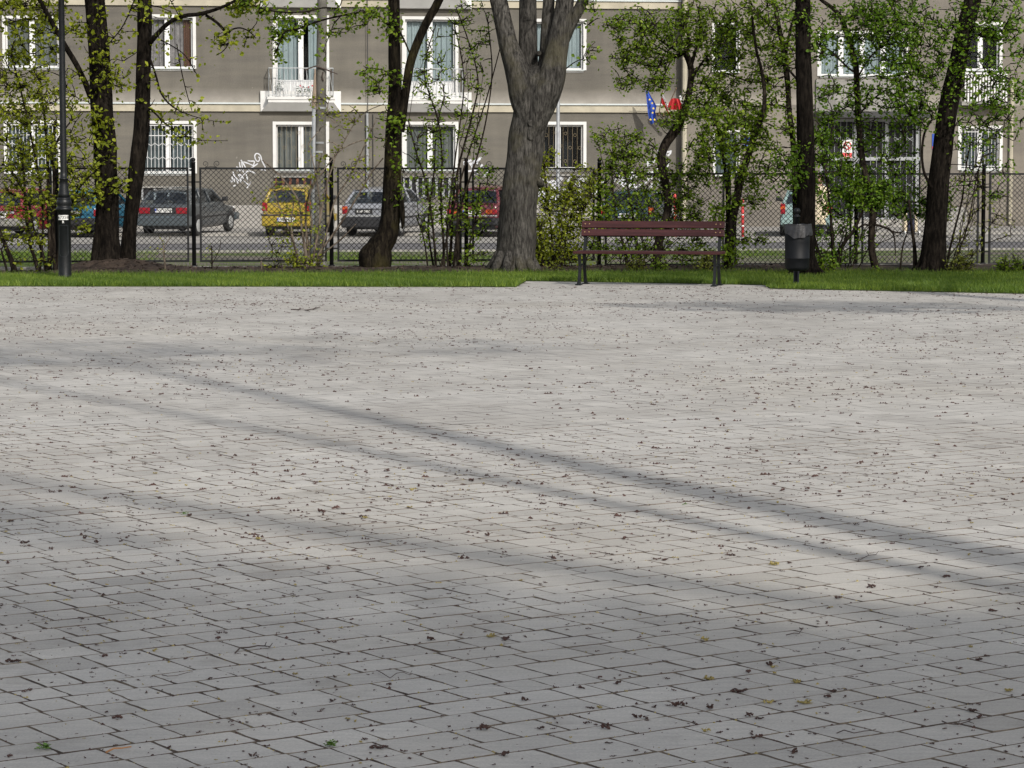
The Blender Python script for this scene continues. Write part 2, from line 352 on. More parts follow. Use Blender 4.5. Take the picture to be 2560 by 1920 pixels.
# pavers: one sheet of laid stones, rows run along VA, uneven lengths
VA = Vector((.829, .559, 0)); VB = Vector((-.559, .829, 0))
JOINTS = []
def paving():
    V = []; F = []; T = []; MI = []
    r = random.Random(11)
    b = -26.0
    while b < 52:
        hgt = r.choice([.13, .15, .165, .18, .195]); a = -32 + r.random(); rg = r.uniform(.0012, .0036)
        while a < 40:
            ln = r.choice([.12, .145, .17, .195, .23])
            cxy = VA * (a + ln / 2) + VB * (b + hgt / 2)
            x, y = cxy.x, cxy.y
            if 2.2 < y < edge_y(x) + .15 and abs(x) < .235 * y + 1.6:
                near = y < 15
                g = r.uniform(.0011, .0027); gb = rg * r.uniform(.8, 1.2); d = r.uniform(-.0006, .0006) * (1 if near else .6)
                a0, a1, b0, b1 = a + g, a + ln - g, b + gb, b + hgt - gb
                jit = .0024
                if near and y < 13: JOINTS.append((a, b, ln, hgt))
                if near:
                    ring = []
                    k = 4
                    for (pa, pb), (qa, qb) in (((a0, b0), (a1, b0)), ((a1, b0), (a1, b1)), ((a1, b1), (a0, b1)), ((a0, b1), (a0, b0))):
                        for i in range(k):
                            u = i / k
                            c = .004 if i == 0 else 0
                            ua = pa + (qa - pa) * u; ub = pb + (qb - pb) * u
                            ca, cb = a + ln / 2, b + hgt / 2
                            ua += (ca - ua) * c * 6 + r.uniform(-jit, jit); ub += (cb - ub) * c * 6 + r.uniform(-jit, jit)
                            ring.append((ua, ub))
                else: ring = [(a0, b0), (a1, b0), (a1, b1), (a0, b1)]
                n = len(ring); i0 = len(V); q_ = .0007 if near else .0004; tl = r.uniform(-q_, q_), r.uniform(-q_, q_)
                ca, cb = a + ln / 2, b + hgt / 2
                def pt(ua, ub, z):
                    p = VA * ua + VB * ub; return (p.x, p.y, z)
                for ua, ub in ring:
                    sh = .0022 if near else 0
                    da = ca - ua; db = cb - ub; L = math.hypot(da, db)
                    V.append(pt(ua + da / L * sh, ub + db / L * sh, d + tl[0] * (ua - ca) / ln * 2 + tl[1] * (ub - cb) / hgt * 2))
                F.append(tuple(range(i0, i0 + n))); MI.append(0); t = min(1, max(0, r.gauss(.55, .15)))
                if r.random() < .035 and y < 14: t = r.uniform(.08, .25)
                T.append(t)
                if near:
                    for ua, ub in ring: V.append(pt(ua, ub, -.0035))
                    for i in range(n):
                        j = (i + 1) % n; F.append((i0 + i, i0 + n + i, i0 + n + j, i0 + j)); T.append(0); MI.append(1)
            a += ln
        b += hgt
    mb = MB(); mb.v = V; mb.f = F; mb.m = MI
    o = mb.build('plaza_paving', [M['paver'], M['joint']], tone=T); o['kind'] = 'structure'
paving()
# lawn strip between the paving and the soil bed under the fence
WSOIL = WF - 2.75
lawn_front = [(p.x, p.y - .0) for p in edge]
soil_l = S(-31, WSOIL); soil_r = S(31, WSOIL)
lawn_poly = lawn_front + [(soil_r.x, soil_r.y), (soil_l.x, soil_l.y)]
mbl = MB(); mbl.face([(a, b, .012) for a, b in lawn_poly])
for (a, b), (c, d) in zip(lawn_front, lawn_front[1:]): mbl.face([(a, b, -.01), (c, d, -.01), (c, d, .012), (a, b, .012)])
lw = mbl.build('lawn', M['lawn']); lw['kind'] = 'structure'
# soil bed: a lumpy sheet with a bark mound round the twin trunk
mound_c = at(278, 676, 40.05)
def soil():
    mb = MB(); nx, ny = 340, 22; r = random.Random(3)
    u0, u1 = -14, 14
    for j in range(ny + 1):
        for i in range(nx + 1):
            u = u0 + (u1 - u0) * i / nx; wv = WSOIL - .12 + (WF - .06 - WSOIL + .12) * j / ny
            if j == 0: wv += r.uniform(-.12, .1)
            p = S(u, wv, 0)
            z = .006 + r.uniform(0, .016) * (1 if 0 < j else 0) + math.sin(math.pi * j / ny) * (.004 + .08 / (1 + math.exp(-(u + 2.4) * 3)))
            dd = math.hypot((p.x - mound_c.x) / 1.35, (p.y - mound_c.y) / .95)
            if dd < 1: z += .15 * (math.cos(math.pi * dd) * .5 + .5)
            mb.v.append((p.x, p.y, z))
    for j in range(ny):
        for i in range(nx):
            a = j * (nx + 1) + i; mb.f.append((a, a + 1, a + nx + 2, a + nx + 1)); mb.m.append(0)
    o = mb.build('soil_bed', M['soil']); o['kind'] = 'structure'
soil()
def strip(name, w0, w1, z, mat, z1=None):
    z1 = z if z1 is None else z1
    a, b, c, d = S(-60, w0, z), S(60, w0, z), S(60, w1, z1), S(-60, w1, z1)
    o = MB(); o.face([a, b, c, d]); q = o.build(name, mat); q['kind'] = 'structure'; return q
strip('park_edge_ground', WF - .3, WF + .18, -.02, M['soil'])
strip('verge', WF + .18, 58.6, -.05, M['verge'], -.17)
strip('road', 58.6, 67.2, ZS - .004, M['asphalt'])
strip('roadside_asphalt', 67.2, 77.0, ZS, M['asphalt_old'])
def kerbline(name, w0, w1, z0, z1):
    mb = MB(); n = 60
    for i in range(n):
        u = -60 + 2 * i; T = Matrix.Translation(S(0, 0)) @ Matrix.Rotation(TH, 4, 'Z')
        mb.box(u + .006, u + 1.994, w0, w1, z0, z1, M=T)
    o = mb.build(name, M['kerb']); o['kind'] = 'structure'
kerbline('kerb', 58.5, 58.66, -.4, -.12)
kerbline('parking_kerb', 73.0, 73.16, -.4, -.165)
kerbline('pavement_kerb', 76.9, 77.06, -.4, -.095)
strip('pavement', 77.06, WB + .3, -.10, M['slab'])
# paving stones of a paler strip in front of the parked cars
strip('parking_bay', 67.3, 73.0, ZS + .004, M['slab'])

# ------------------------------------------------------------------ grass
def blades(name, n, region, h0, h1, z, mat, seed):
    g = np.random.default_rng(seed); P = region(g, n); n = len(P)
    h = g.uniform(h0, h1, n); an = g.uniform(0, math.pi, n); wd = g.uniform(.0035, .007, n) * (1 if h1 < .2 else 1.4)
    lean = g.normal(0, .035, (n, 2)) * (h / .08)[:, None]
    v = np.zeros((n, 3, 3)); dx = np.cos(an) * wd; dy = np.sin(an) * wd
    v[:, 0, 0] = P[:, 0] - dx; v[:, 0, 1] = P[:, 1] - dy; v[:, 1, 0] = P[:, 0] + dx; v[:, 1, 1] = P[:, 1] + dy
    v[:, 2, 0] = P[:, 0] + lean[:, 0]; v[:, 2, 1] = P[:, 1] + lean[:, 1]; v[:, 0, 2] = v[:, 1, 2] = z; v[:, 2, 2] = z + h
    pn = np.sin(P[:, 0] * 1.7 + 1) * .1 + np.sin(P[:, 0] * 4.1 + P[:, 1] * 3) * .12 + np.sin(P[:, 0] * 9.3 - P[:, 1] * 5) * .08
    mb = MB(); mb.v = v.reshape(-1, 3).tolist(); mb.f = [(3 * i, 3 * i + 1, 3 * i + 2) for i in range(n)]; mb.m = [0] * n
    o = mb.build(name, mat, tone=np.clip(g.uniform(0, 1, n) * .7 + .15 + pn, 0, 1)); o['kind'] = 'stuff'; return o
def lawn_region(g, n):
    x = g.uniform(-9.2, 9.2, n); yb = np.interp(x, [p.x for p in edge], [p.y for p in edge])
    wl = (WSOIL + x * math.sin(TH)) / math.cos(TH)
    y = yb + .0 + (wl + .08 - yb) * g.uniform(0, 1, n) ** 1.0
    # thin out towards the soil
    return np.stack([x, y], 1)
lg = blades('grass', 130000, lawn_region, .03, .08, .012, M['grass'], 5)
tag(lg, 'strip of bright green mown grass between paving and fence', 'grass')
def tuft_region(g, n):                 # ragged edge over the paving and into the soil
    x = g.uniform(-9, 9, n); yb = np.interp(x, [p.x for p in edge], [p.y for p in edge])
    wl = (WSOIL + x * math.sin(TH)) / math.cos(TH)
    q = np.where(g.uniform(0, 1, n) < .3, yb + g.normal(0, .03, n), wl + np.abs(g.normal(0, .22, n)) - .05)
    return np.stack([x, q], 1)
tg = blades('rough_grass', 10000, tuft_region, .04, .11, .014, M['grass'], 6)
tag(tg, 'longer ragged grass along the soil bed below the fence', 'grass')
def verge_region(g, n):
    u = g.uniform(-14, 14, n * 2); wv = g.uniform(WF + .3, 57.5, n * 2)
    dens = .55 + .45 * np.sin(u * .6 + 2.2) * np.sin(wv * .33 + u * .2) + np.where(u < -4.2, .35, 0) - np.where(u > -1.5, .4, 0) - np.where(wv < 45.5, .25, 0)
    k = g.uniform(0, 1, n * 2) < dens; u = u[k][:n]; wv = wv[k][:n]
    return np.stack([u * math.cos(TH) - wv * math.sin(TH), u * math.sin(TH) + wv * math.cos(TH)], 1)
vg = blades('verge_grass', 60000, verge_region, .05, .13, -.13, M['grass'], 8)
tag(vg, 'patchy grass on the worn verge between fence and street', 'grass')

# ------------------------------------------------------------------ fence and its footing
T_ST = Matrix.Rotation(TH, 4, 'Z')
mb = MB()
u = -16.0
while u < 16: mb.rbox(u + .004, u + 1.996, WF - .11, WF + .13, -.3, .068 + random.uniform(-.004, .004), .012, 2, M=T_ST); u += 2.0
fo = mb.build('fence_footing', M['concrete'])
tag(fo, 'low grey concrete footing wall running under the black mesh fence', 'low wall')
post_px = [-902, -555, -206, 143, 484.5, 828.6, 1165.7, 1498, 1822, 2140, 2458, 2773, 3088, 3402]
post_u = [onw(p, 560, WF)[0] for p in post_px]
froot = empty('mesh_fence', S(0, WF, 0), (0, 0, TH))
tag(froot, 'black metal fence of chain link panels with ball topped posts', 'fence')
for k, uu in enumerate(post_u):
    dz = 0 if k <= 7 else -.083
    mb = MB(); mb.lathe([(.033, .03), (.033, 1.70 + dz), (.036, 1.702 + dz), (.036, 1.715 + dz), (.022, 1.722 + dz), (.030, 1.735 + dz), (.036, 1.752 + dz), (.030, 1.772 + dz), (.012, 1.784 + dz)], (uu, 0), 14)
    mb.lathe([(.055, .062), (.055, .078), (.036, .085)], (uu, 0), 14)
    mb.build('post', M['fence'], froot, smooth=True)
def spiral(mb, c, r, turns, sgn, a0):
    pts = []
    n = 26
    for i in range(n):
        a = a0 + sgn * turns * 2 * math.pi * i / (n - 1); rr = r * (1 - .72 * i / (n - 1))
        pts.append((Vector((c[0] + rr * math.cos(a), 0, c[1] + rr * math.sin(a))), .005))
    mb.tube(pts, 5)
for k in range(len(post_u) - 1):
    dz = 0 if k < 7 else -.083
    x0, x1 = post_u[k] + .092, post_u[k + 1] - .075; z0, z1 = .135 + dz, 1.63 + dz; b = .016
    fm = MB()
    fm.box(x0, x0 + 2 * b, -b, b, z0, z1); fm.box(x1 - 2 * b, x1, -b, b, z0, z1)
    fm.box(x0 + 2 * b, x1 - 2 * b, -b + .002, b - .002, z0, z0 + 2 * b); fm.box(x0 + 2 * b, x1 - 2 * b, -b + .002, b - .002, z1 - 2 * b, z1)
    for zz in (.345 + dz, 1.40 + dz):
        fm.box(post_u[k] + .03, x0, -.008, .008, zz - .011, zz + .011); fm.box(x1, post_u[k + 1] - .03, -.008, .008, zz - .011, zz + .011)
    fr_ = fm.build('panel_frame', M['fence'], froot)
    wm = MB(); a0, a1, c0, c1 = x0 + b, x1 - b, z0 + b, z1 - b; W_, H_ = a1 - a0, c1 - c0; p = .083; rw = .0054
    cc = -H_ + .02
    while cc < W_:                                   # rising wires
        s0 = max(0, -cc); s1 = min(H_, W_ - cc)
        if s1 - s0 > .02: wm.tube([(Vector((a0 + cc + s0, .004, c0 + s0)), rw), (Vector((a0 + cc + s1, .004, c0 + s1)), rw)], 3, cap=False)
        cc += p
    cc = .03
    while cc < W_ + H_:                              # falling wires
        s0 = max(0, cc - W_); s1 = min(H_, cc)
        if s1 - s0 > .02: wm.tube([(Vector((a0 + cc - s0, -.004, c0 + s0)), rw), (Vector((a0 + cc - s1, -.004, c0 + s1)), rw)], 3, cap=False)
        cc += p
    wm.build('wire_mesh', M['fence'], fr_)
    sm = MB(); sx = x0 + .045
    spiral(sm, (sx + .05, z1 + .055), .05, 1.3, 1, -math.pi / 2); spiral(sm, (sx + .235, z1 + .058), .055, 1.3, -1, -math.pi / 2)
    sm.tube([(Vector((sx + .05, 0, z1 + .005)), .005), (Vector((sx + .14, 0, z1 + .012)), .005), (Vector((sx + .235, 0, z1 + .004)), .005)], 5)
    sm.build('scroll', M['fence'], fr_)

# ------------------------------------------------------------------ apartment building
broot = empty('apartment_building', S(0, WB, -.10), (0, 0, TH)); BO = S(0, WB, -.10)
tag(broot, 'grey brown rendered apartment block with white framed windows behind the street', 'apartment building')
def bz(py, px): return onw(px, py, WB)[1] + .10       # local z
def bu(px, py=300): return onw(px, py, WB)[0]
def rect(x0, x1, y0, y1):
    xm = (x0 + x1) / 2; ym = (y0 + y1) / 2
    return bu(x0, ym), bu(x1, ym), bz(y1, xm), bz(y0, xm)
zc0, zc1, zc2 = bz(279, 740), bz(261, 740), bz(257, 740)     # cornice: underside, under lip, lip top
ST = bz(14, 300) - bz(278.5, 300)                              # storey height
zd = zc0 + ST
ZTOP = zd + 2.2 * ST
UL, UC, UR = bu(-420), bu(1702), bu(3100)
zpl = bz(513, 600)                                              # top of the plinth
wins = []                                                       # (rect, kind, options)
def W(x0, x1, y0, y1, **k): wins.append((rect(x0, x1, y0, y1), k))
bw = 8.5
W(14, 146, 47, 168, cur='curtain_g', sill=1)
W(-292, -150, 47, 168, cur='curtain', sill=1)
W(354, 482, 44, 170, cur='curtain_p', drape=1, sill=1)
W(690, 815, 46, 243, cur='curtain', door=1, gap=1)
W(1013, 1138, 49, 246, cur='curtain', door=1)
W(1334, 1458, 55, 174, cur='curtain', sill=1)
W(18, 144, 308, 432, cur='curtain_d', grille='fold', sill=1)
W(-292, -150, 308, 432, cur='curtain', grille='fold', sill=1)
W(356, 484, 310, 432, cur='curtain_d', grille='fold', sill=1)
W(690, 815, 312, 424, cur='curtain_g', grille='scroll', sill=1)
W(1013, 1138, 312, 424, cur='curtain_g', sill=1)
W(1334, 1458, 312, 422, cur='dark', grille='scroll', sill=1)
mainw = list(wins); wins = []
YR = -.30                                                        # the right wing stands 0.3 m proud
W(1780, 1842, 62, 180, cur='dark', thin=1, sill=1)
W(2046, 2256, 86, 190, cur='curtain', panes=4, sill=1)
W(2400, 2492, 64, 176, cur='dark', sill=1)
W(1782, 1842, 330, 440, cur='curtain_d', thin=1, sill=1)
W(2396, 2492, 322, 424, cur='curtain_d', grille='bars', sill=1)
W(2046, 2296, 298, 548, entrance=1)
sidew = list(wins)
def wall(name, u0, u1, z0, z1, y, recs, mat, depth=.2):
    xs = sorted({u0, u1, *[r[0] for r in recs], *[r[1] for r in recs]}); zs = sorted({z0, z1, *[r[2] for r in recs], *[r[3] for r in recs]})
    mb = MB()
    for a, b in zip(xs, xs[1:]):
        for c, d in zip(zs, zs[1:]):
            if any(r[0] - 1e-6 <= a and b <= r[1] + 1e-6 and r[2] - 1e-6 <= c and d <= r[3] + 1e-6 for r in recs): continue
            mb.face([(a, y, c), (b, y, c), (b, y, d), (a, y, d)])
    for r in recs:
        a, b, c, d = r
        mb.face([(a, y, c), (a, y, d), (a, y + depth, d), (a, y + depth, c)]); mb.face([(b, y, d), (b, y, c), (b, y + depth, c), (b, y + depth, d)])
        mb.face([(a, y, d), (b, y, d), (b, y + depth, d), (a, y + depth, d)]); mb.face([(b, y, c), (a, y, c), (a, y + depth, c), (b, y + depth, c)])
    return mb
FAC = facade_mat('brown_render', (.141, .131, .114), [zc2, zd + (zc2 - zc0)], (.42, .39, .35))
FAC2 = facade_mat('pale_render', (.185, .168, .146), [zc2], (.42, .39, .34))
wm_ = wall('wall', UL, UC, zpl - .05, ZTOP, 0, [r for r, k in mainw], FAC)
wm_.face([(UL, 0, -.2), (UL, 0, ZTOP), (UL, 12, ZTOP), (UL, 12, -.2)])
wm_.build('wall', FAC, broot)
ws = wall('wall', UC, UR, -.15, ZTOP, YR, [r for r, k in sidew], FAC2)
ws.face([(UC, YR, -.15), (UC, YR, ZTOP), (UC, .0, ZTOP), (UC, .0, -.15)])
ws.face([(UR, YR, -.2), (UR, 12, -.2), (UR, 12, ZTOP), (UR, YR, ZTOP)])
tag(ws.build('wall', FAC2, broot), 'paler right hand wing of the facade')
rf = MB(); rf.box(UL - .3, UR + .3, -.7, 12.5, ZTOP, ZTOP + .3); rf.build('roof', M['cream'], broot)
bk = MB(); bk.face([(UL, 12, -.2), (UL, 12, ZTOP), (UR, 12, ZTOP), (UR, 12, -.2)]); bk.build('back_wall', FAC, broot)
pl = MB()
pl.box(UL, UC - .02, -.06, .02, -.25, zpl)
pl.build('plinth', M['slab'], broot)
for z0 in (zc0, zd):
    lip = z0 + (zc1 - zc0); top = z0 + (zc2 - zc0)
    cm = MB(); cm.box(UL, UC - .02, -.075, .01, z0, lip); cm.build('cornice', M['cream'], broot)
    lm = MB(); lm.box(UL, UC - .02, -.13, .01, lip + .002, top); lm.build('ledge', M['ledge'], broot)
def window(r, k, y, depth=.2):
    a, b, c, d = r; big = k.get('door'); t = .105
    sm = MB()                                                   # white plaster surround, proud of the wall
    if not k.get('thin'):
        sm.box(a - t, a - .002, y - .03, y + .01, c - (0 if big else .02), d + t); sm.box(b + .002, b + t, y - .03, y + .01, c - (0 if big else .02), d + t)
        sm.box(a - .002, b + .002, y - .028, y + .01, d + .002, d + t - .002)
        if not big: sm.box(a - .002, b + .002, y - .028, y + .01, c - .09, c - .002)
    else:
        sm.box(a - .05, a - .002, y - .012, y + .01, c, d + .05); sm.box(b + .002, b + .05, y - .012, y + .01, c, d + .05); sm.box(a - .002, b + .002, y - .01, y + .01, d + .002, d + .048)
    win = sm.build('balcony_door' if big else 'window', M['plaster'], broot)
    np_ = k.get('panes', 2); f = MB(); fy0, fy1 = y + depth - .10, y + depth - .03; ft = .055
    if k.get('thin'): np_ = 1
    f.box(a + .002, a + ft, fy0, fy1, c, d); f.box(b - ft, b - .002, fy0, fy1, c, d)
    f.box(a + ft, b - ft, fy0 + .002, fy1, d - ft, d - .002); f.box(a + ft, b - ft, fy0 + .002, fy1, c + .002, c + ft)
    step = (b - a) / np_
    for i in range(1, np_):
        mw = .085; f.box(a + i * step - mw, a + i * step + mw, fy0 - .012, fy1, c + .004, d - .004)
    lowz = c + ft
    if big:
        lowz = c + (d - c) * .22
        f.box(a + ft, b - ft, fy0 + .006, fy1 - .01, c + ft, lowz)
        for i in range(np_):
            f.box(a + i * step + .12, a + (i + 1) * step - .12, fy0 - .006, fy0 + .01, lowz - .10, lowz - .04)
    f.build('frame', M['white'], win)
    g = MB(); g.face([(a + .01, fy1 - .03, c + .01), (b - .01, fy1 - .03, c + .01), (b - .01, fy1 - .03, d - .01), (a + .01, fy1 - .03, d - .01)])
    g.build('pane', M['glass'], win)
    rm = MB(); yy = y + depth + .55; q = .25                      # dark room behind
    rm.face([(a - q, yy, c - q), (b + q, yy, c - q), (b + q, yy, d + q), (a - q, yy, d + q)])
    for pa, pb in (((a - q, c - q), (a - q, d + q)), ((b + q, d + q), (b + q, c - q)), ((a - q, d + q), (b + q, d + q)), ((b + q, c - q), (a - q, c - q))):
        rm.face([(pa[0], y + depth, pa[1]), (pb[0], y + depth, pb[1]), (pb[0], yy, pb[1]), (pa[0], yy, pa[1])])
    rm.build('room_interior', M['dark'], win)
    cu = k.get('cur')
    if cu and cu != 'dark':
        def drape(x0, x1, z0, z1, mat, seed, yo=.06, name='curtain'):
            cm = MB(); n = max(8, int((x1 - x0) / .018)); rr = random.Random(seed); ph = rr.random() * 6
            for i in range(n + 1):
                x = x0 + (x1 - x0) * i / n
                yv = y + depth + yo + .025 * math.sin(x * 38 + ph) + .02 * math.sin(x * 71 + ph * 2) + .012 * math.sin(x * 19)
                cm.v.append((x, yv, z0)); cm.v.append((x + .01 * math.sin(x * 9), yv, z1))
            for i in range(n): cm.f.append((2 * i, 2 * i + 2, 2 * i + 3, 2 * i + 1)); cm.m.append(0)
            cm.build(name, mat, win, smooth=True)
        sd = hash((round(a, 2), round(c, 2))) % 999
        mid = a + (b - a) * .5
        if k.get('gap'): drape(a + .02, mid - .02, lowz - .15, d, M[cu], sd); drape(mid + .26, b - .02, lowz - .15, d, M[cu], sd + 1)
        else: drape(a + .02, b - .02, c, d, M[cu], sd)
        if k.get('drape'): drape(b - .30, b - .06, c, d, M['curtain_b'], sd + 3, .02, 'drape')
    if k.get('sill'):
        s_ = MB(); s_.box(a - .03, b + .03, y - .10, y + depth - .11, c - .035, c - .004); s_.build('sill', M['ledge'], win)
    gr = k.get('grille'); gy = y + .03
    if gr == 'fold':
        gm = MB(); n = 13
        for i in range(n + 1):
            x = a + .04 + (b - a - .08) * i / n; gm.tube([(Vector((x, gy, c + .02)), .009), (Vector((x, gy, d - .05)), .009)], 4)
        for zz in (c + .14, d - .05, d - .38): gm.box(a, b, gy - .006, gy + .006, zz - .011, zz + .011)
        for zz in (c + (d - c) * .30, c + (d - c) * .58):
            for i in range(0, n):
                x0 = a + .04 + (b - a - .08) * i / n; x1 = a + .04 + (b - a - .08) * (i + 1) / n; up = .09 if i % 2 == 0 else -.09
                gm.tube([(Vector((x0, gy - .01, zz - up / 2)), .009), (Vector((x1, gy - .01, zz + up / 2)), .009)], 4)
        gm.build('grille', M['white'], win)
    elif gr == 'bars':
        gm = MB(); n = 11
        for i in range(n + 1):
            x = a + .03 + (b - a - .06) * i / n; gm.tube([(Vector((x, gy, c)), .009), (Vector((x, gy, d)), .009)], 4)
        gm.box(a, b, gy - .006, gy + .006, c + .1, c + .12); gm.box(a, b, gy - .006, gy + .006, d - .12, d - .10); gm.build('grille', M['white'], win)
    elif gr == 'scroll':
        gm = MB(); n = 10; rr = random.Random(4)
        for i in range(n + 1):
            x = a + .04 + (b - a - .08) * i / n; gm.tube([(Vector((x, gy, c)), .0045), (Vector((x, gy, d)), .0045)], 4)
        for i in range(n):
            x = a + .04 + (b - a - .08) * (i + .5) / n
            for j in range(3):
                if (i + j) % 2: continue
                zc = c + (d - c) * (.2 + .3 * j) + rr.uniform(-.06, .06)
                gm.tube([(Vector((x + .05 * math.cos(q * math.pi / 6), gy, zc + .05 * math.sin(q * math.pi / 6))), .005) for q in range(13)], 4)
        gm.build('grille', M['wire'], win)
for r, k in mainw: window(r, k, 0)
for r, k in sidew:
    if not k.get('entrance'): window(r, k, YR)
# French balconies with white slabs
def balcony(x0, x1, y0, y1, xs0, xs1, ys0, ys1, topy, px):
    """pad on the wall x0..x1,y0..y1; slab front xs0..xs1, ys0..ys1; rail top y (photo pixels)"""
    a, b, c, d = rect(x0, x1, y0, y1)
    D = .52
    kk = (WB - D) / WB
    def fu(p, y): return onw(p, y, WB - D)[0]
    def fz(y): return onw(px, y, WB - D)[1] + .10
    sa, sb, sz0, sz1 = fu(xs0, 250), fu(xs1, 250), fz(ys1), fz(ys0)
    pm_ = MB(); pm_.box(a, b, -.135, .01, c, d)
    bal = pm_.build('balcony', M['plaster'], broot)
    sm = MB(); sm.box(sa, sb, -D, -.137, (sz0 + sz1) / 2 + .01, sz1); sm.box(sa + .03, sb - .03, -D + .03, -.137, sz0, (sz0 + sz1) / 2 + .008)
    # tapering underside
    pts0 = [(sa + .04, -D + .04, sz0 - .002), (sb - .04, -D + .04, sz0 - .002), (sb - .04, -.137, sz0 - .002), (sa + .04, -.137, sz0 - .002)]
    pts1 = [(a + .03, -.20, c + .01), (b - .03, -.20, c + .01), (b - .03, -.137, c + .01), (a + .03, -.137, c + .01)]
    for i in range(4):
        j = (i + 1) % 4; sm.face([pts0[j], pts0[i], pts1[i], pts1[j]])
    sm.face(pts1[::-1])
    sm.build('slab', M['plaster'], bal)
    if topy is not None:
        rm = MB(); zt = fz(topy); ra, rb = sa + .06, sb - .06; yf = -D + .05
        for (p, q) in (((ra, yf), (rb, yf)), ((ra, yf), (ra, -.02)), ((rb, yf), (rb, -.02))):
            for zz, rr in ((zt, .017), (sz1 + .06, .012)): rm.tube([(Vector((p[0], p[1], zz)), rr), (Vector((q[0], q[1], zz)), rr)], 5)
            L = math.hypot(p[0] - q[0], p[1] - q[1]); n = max(3, round(L / .125))
            for i in range(n + 1):
                t = i / n; x, y = p[0] + (q[0] - p[0]) * t, p[1] + (q[1] - p[1]) * t
                rm.tube([(Vector((x, y, sz1 - .005)), .0085), (Vector((x, y, zt)), .0085)], 4)
                if i < n and i % 2 == 0:
                    t2 = (i + 1) / n; x2, y2 = p[0] + (q[0] - p[0]) * t2, p[1] + (q[1] - p[1]) * t2
                    rm.tube([(Vector((x, y, zt - .15)), .007), (Vector((x2, y2, sz1 + .1)), .007)], 4)
        rm.build('railing', M['railgrey'], bal)
    return sa, sb, sz1, D
B3 = balcony(651, 852, 228, 279, 668, 838, 242, 256, 170, 740)
B4 = balcony(975, 1178, 231, 281, 1000, 1164, 245, 259, 172, 1080)
for (x0, x1, xs0, xs1, px, oy) in ((651, 852, 668, 838, 740, 0), (975, 1178, 1000, 1164, 1080, 3)):
    balcony(x0, x1, -36 + oy, 19.5 + oy, xs0, xs1, -24 + oy, -8 + oy, -95 + oy, px)
# basement lights
def basement(x0, x1, y0, y1, mat, n):
    a, b, c, d = rect(x0, x1, y0, y1)
    mb = MB(); mb.box(a, b, -.012, .002, c, d); bm_ = mb.build('basement_window', M['dark'], broot)
    lm = MB(); lm.box(a - .06, b + .06, -.09, .002, d + .002, d + .06); lm.build('lintel', M['concrete'], bm_)
    g = MB()
    for i in range(n + 1):
        x = a + (b - a) * i / n; wv = .045 if i not in (0, n) else .03
        g.box(x - wv, x + wv, -.05, -.014, c, d - .02)
    g.build('grille', mat, bm_)
basement(690, 815, 444, 498, M['rust'], 7); basement(1010, 1140, 444, 492, M['greybar'], 8); basement(356, 484, 470, 500, M['greybar'], 4)
lm = MB()
for (x0, x1) in ((1320, 1472),):
    a, b, c, d = rect(x0, x1, 435, 440); lm.box(a, b, -.08, .002, c, d)
lm.build('basement_lintel', M['concrete'], broot)
# rain pipes and cables on the facade
def vpipe(px, y0, y1, r, mat, name='rain_pipe', y=-.1):
    mb = MB(); x = bu(px); za, zb = bz(y1, px), bz(y0, px)
    n = 8; mb.tube([(Vector((x, y, za + (zb - za) * i / n)), r) for i in range(n + 1)], 8)
    if r > .03:
        for i in range(1, n, 2): zz = za + (zb - za) * i / n; mb.lathe([(r + .012, zz - .03), (r + .012, zz + .03)], (x, y), 8)
    return mb.build(name, mat, broot, smooth=False)
vpipe(917.5, 283, 560, .045, M['greybar']); vpipe(919, -300, 283, .012, M['black'], 'cable', -.15); vpipe(932, 285, 560, .012, M['black'], 'cable', -.04)
vpipe(1706, -100, 560, .085, M['cream'], 'rain_pipe', YR - .1); vpipe(2520, 200, 560, .07, M['cream'], 'rain_pipe', YR - .1)
# entrance: dark glazed door with white bars, canopy and grey parapet above
er = [r for r, k in sidew if k.get('entrance')][0]
a, b, c, d = er
em = MB(); em.box(a, b, YR + .16, YR + .2, c, d); ent = em.build('entrance_door', M['dark'], broot)
fm = MB()
col_u = [bu(2050), bu(2137), bu(2213), bu(2290)]
for i, cu_ in enumerate(col_u):
    hw = .085 if i in (1,) else .055
    fm.box(cu_ - hw, cu_ + hw, YR + .06, YR + .15, c, d)
ztr = bz(397, 2170)
fm.box(a, b, YR + .055, YR + .148, ztr - .06, ztr + .06); fm.box(a, b, YR + .055, YR + .148, d - .09, d - .002); fm.box(a, b, YR + .055, YR + .148, c + .002, c + .07)
fm.build('frame', M['greybar'], ent)
gm = MB(); n = 17
for i in range(n):
    x = a + .07 + (b - a - .14) * i / (n - 1); gm.tube([(Vector((x, YR + .03, c + .05)), .0062), (Vector((x, YR + .03, d - .05)), .0062)], 4)
for zz in (c + (d - c) * .34, c + (d - c) * .5, c + (d - c) * .80):
    for i in range(0, n - 1, 2):
        x = a + .07 + (b - a - .14) * (i + .5) / (n - 1); q = .5 * (b - a - .14) / (n - 1)
        for sg in (1, -1): gm.tube([(Vector((x - q, YR + .03, zz - sg * .07)), .007), (Vector((x + q, YR + .03, zz + sg * .07)), .007)], 4)
gm.build('grille', M['railgrey'], ent)
stp = MB(); stp.box(a - .2, b + .2, YR - .8, YR - .003, -.02, c - .13); stp.box(a - .05, b + .05, YR - .45, YR - .002, c - .128, c - .005); stp.build('step', M['slab'], broot)
ca, cb, cc_, cd_ = rect(2030, 2306, 281, 296)
cm = MB(); cm.box(ca, cb, YR - .75, YR - .002, cc_, cd_); cm.build('canopy', M['black'], broot)
pa, pb, pc, pd = rect(2034, 2300, 200, 280)
cm = MB(); cm.box(pa, pb, YR - .10, YR - .002, pc + .01, pd); cm.build('parapet', M['concrete'], broot)
ba, bb, bc, bd = rect(2396, 2502, 184, 256)                      # white balustrade at far right
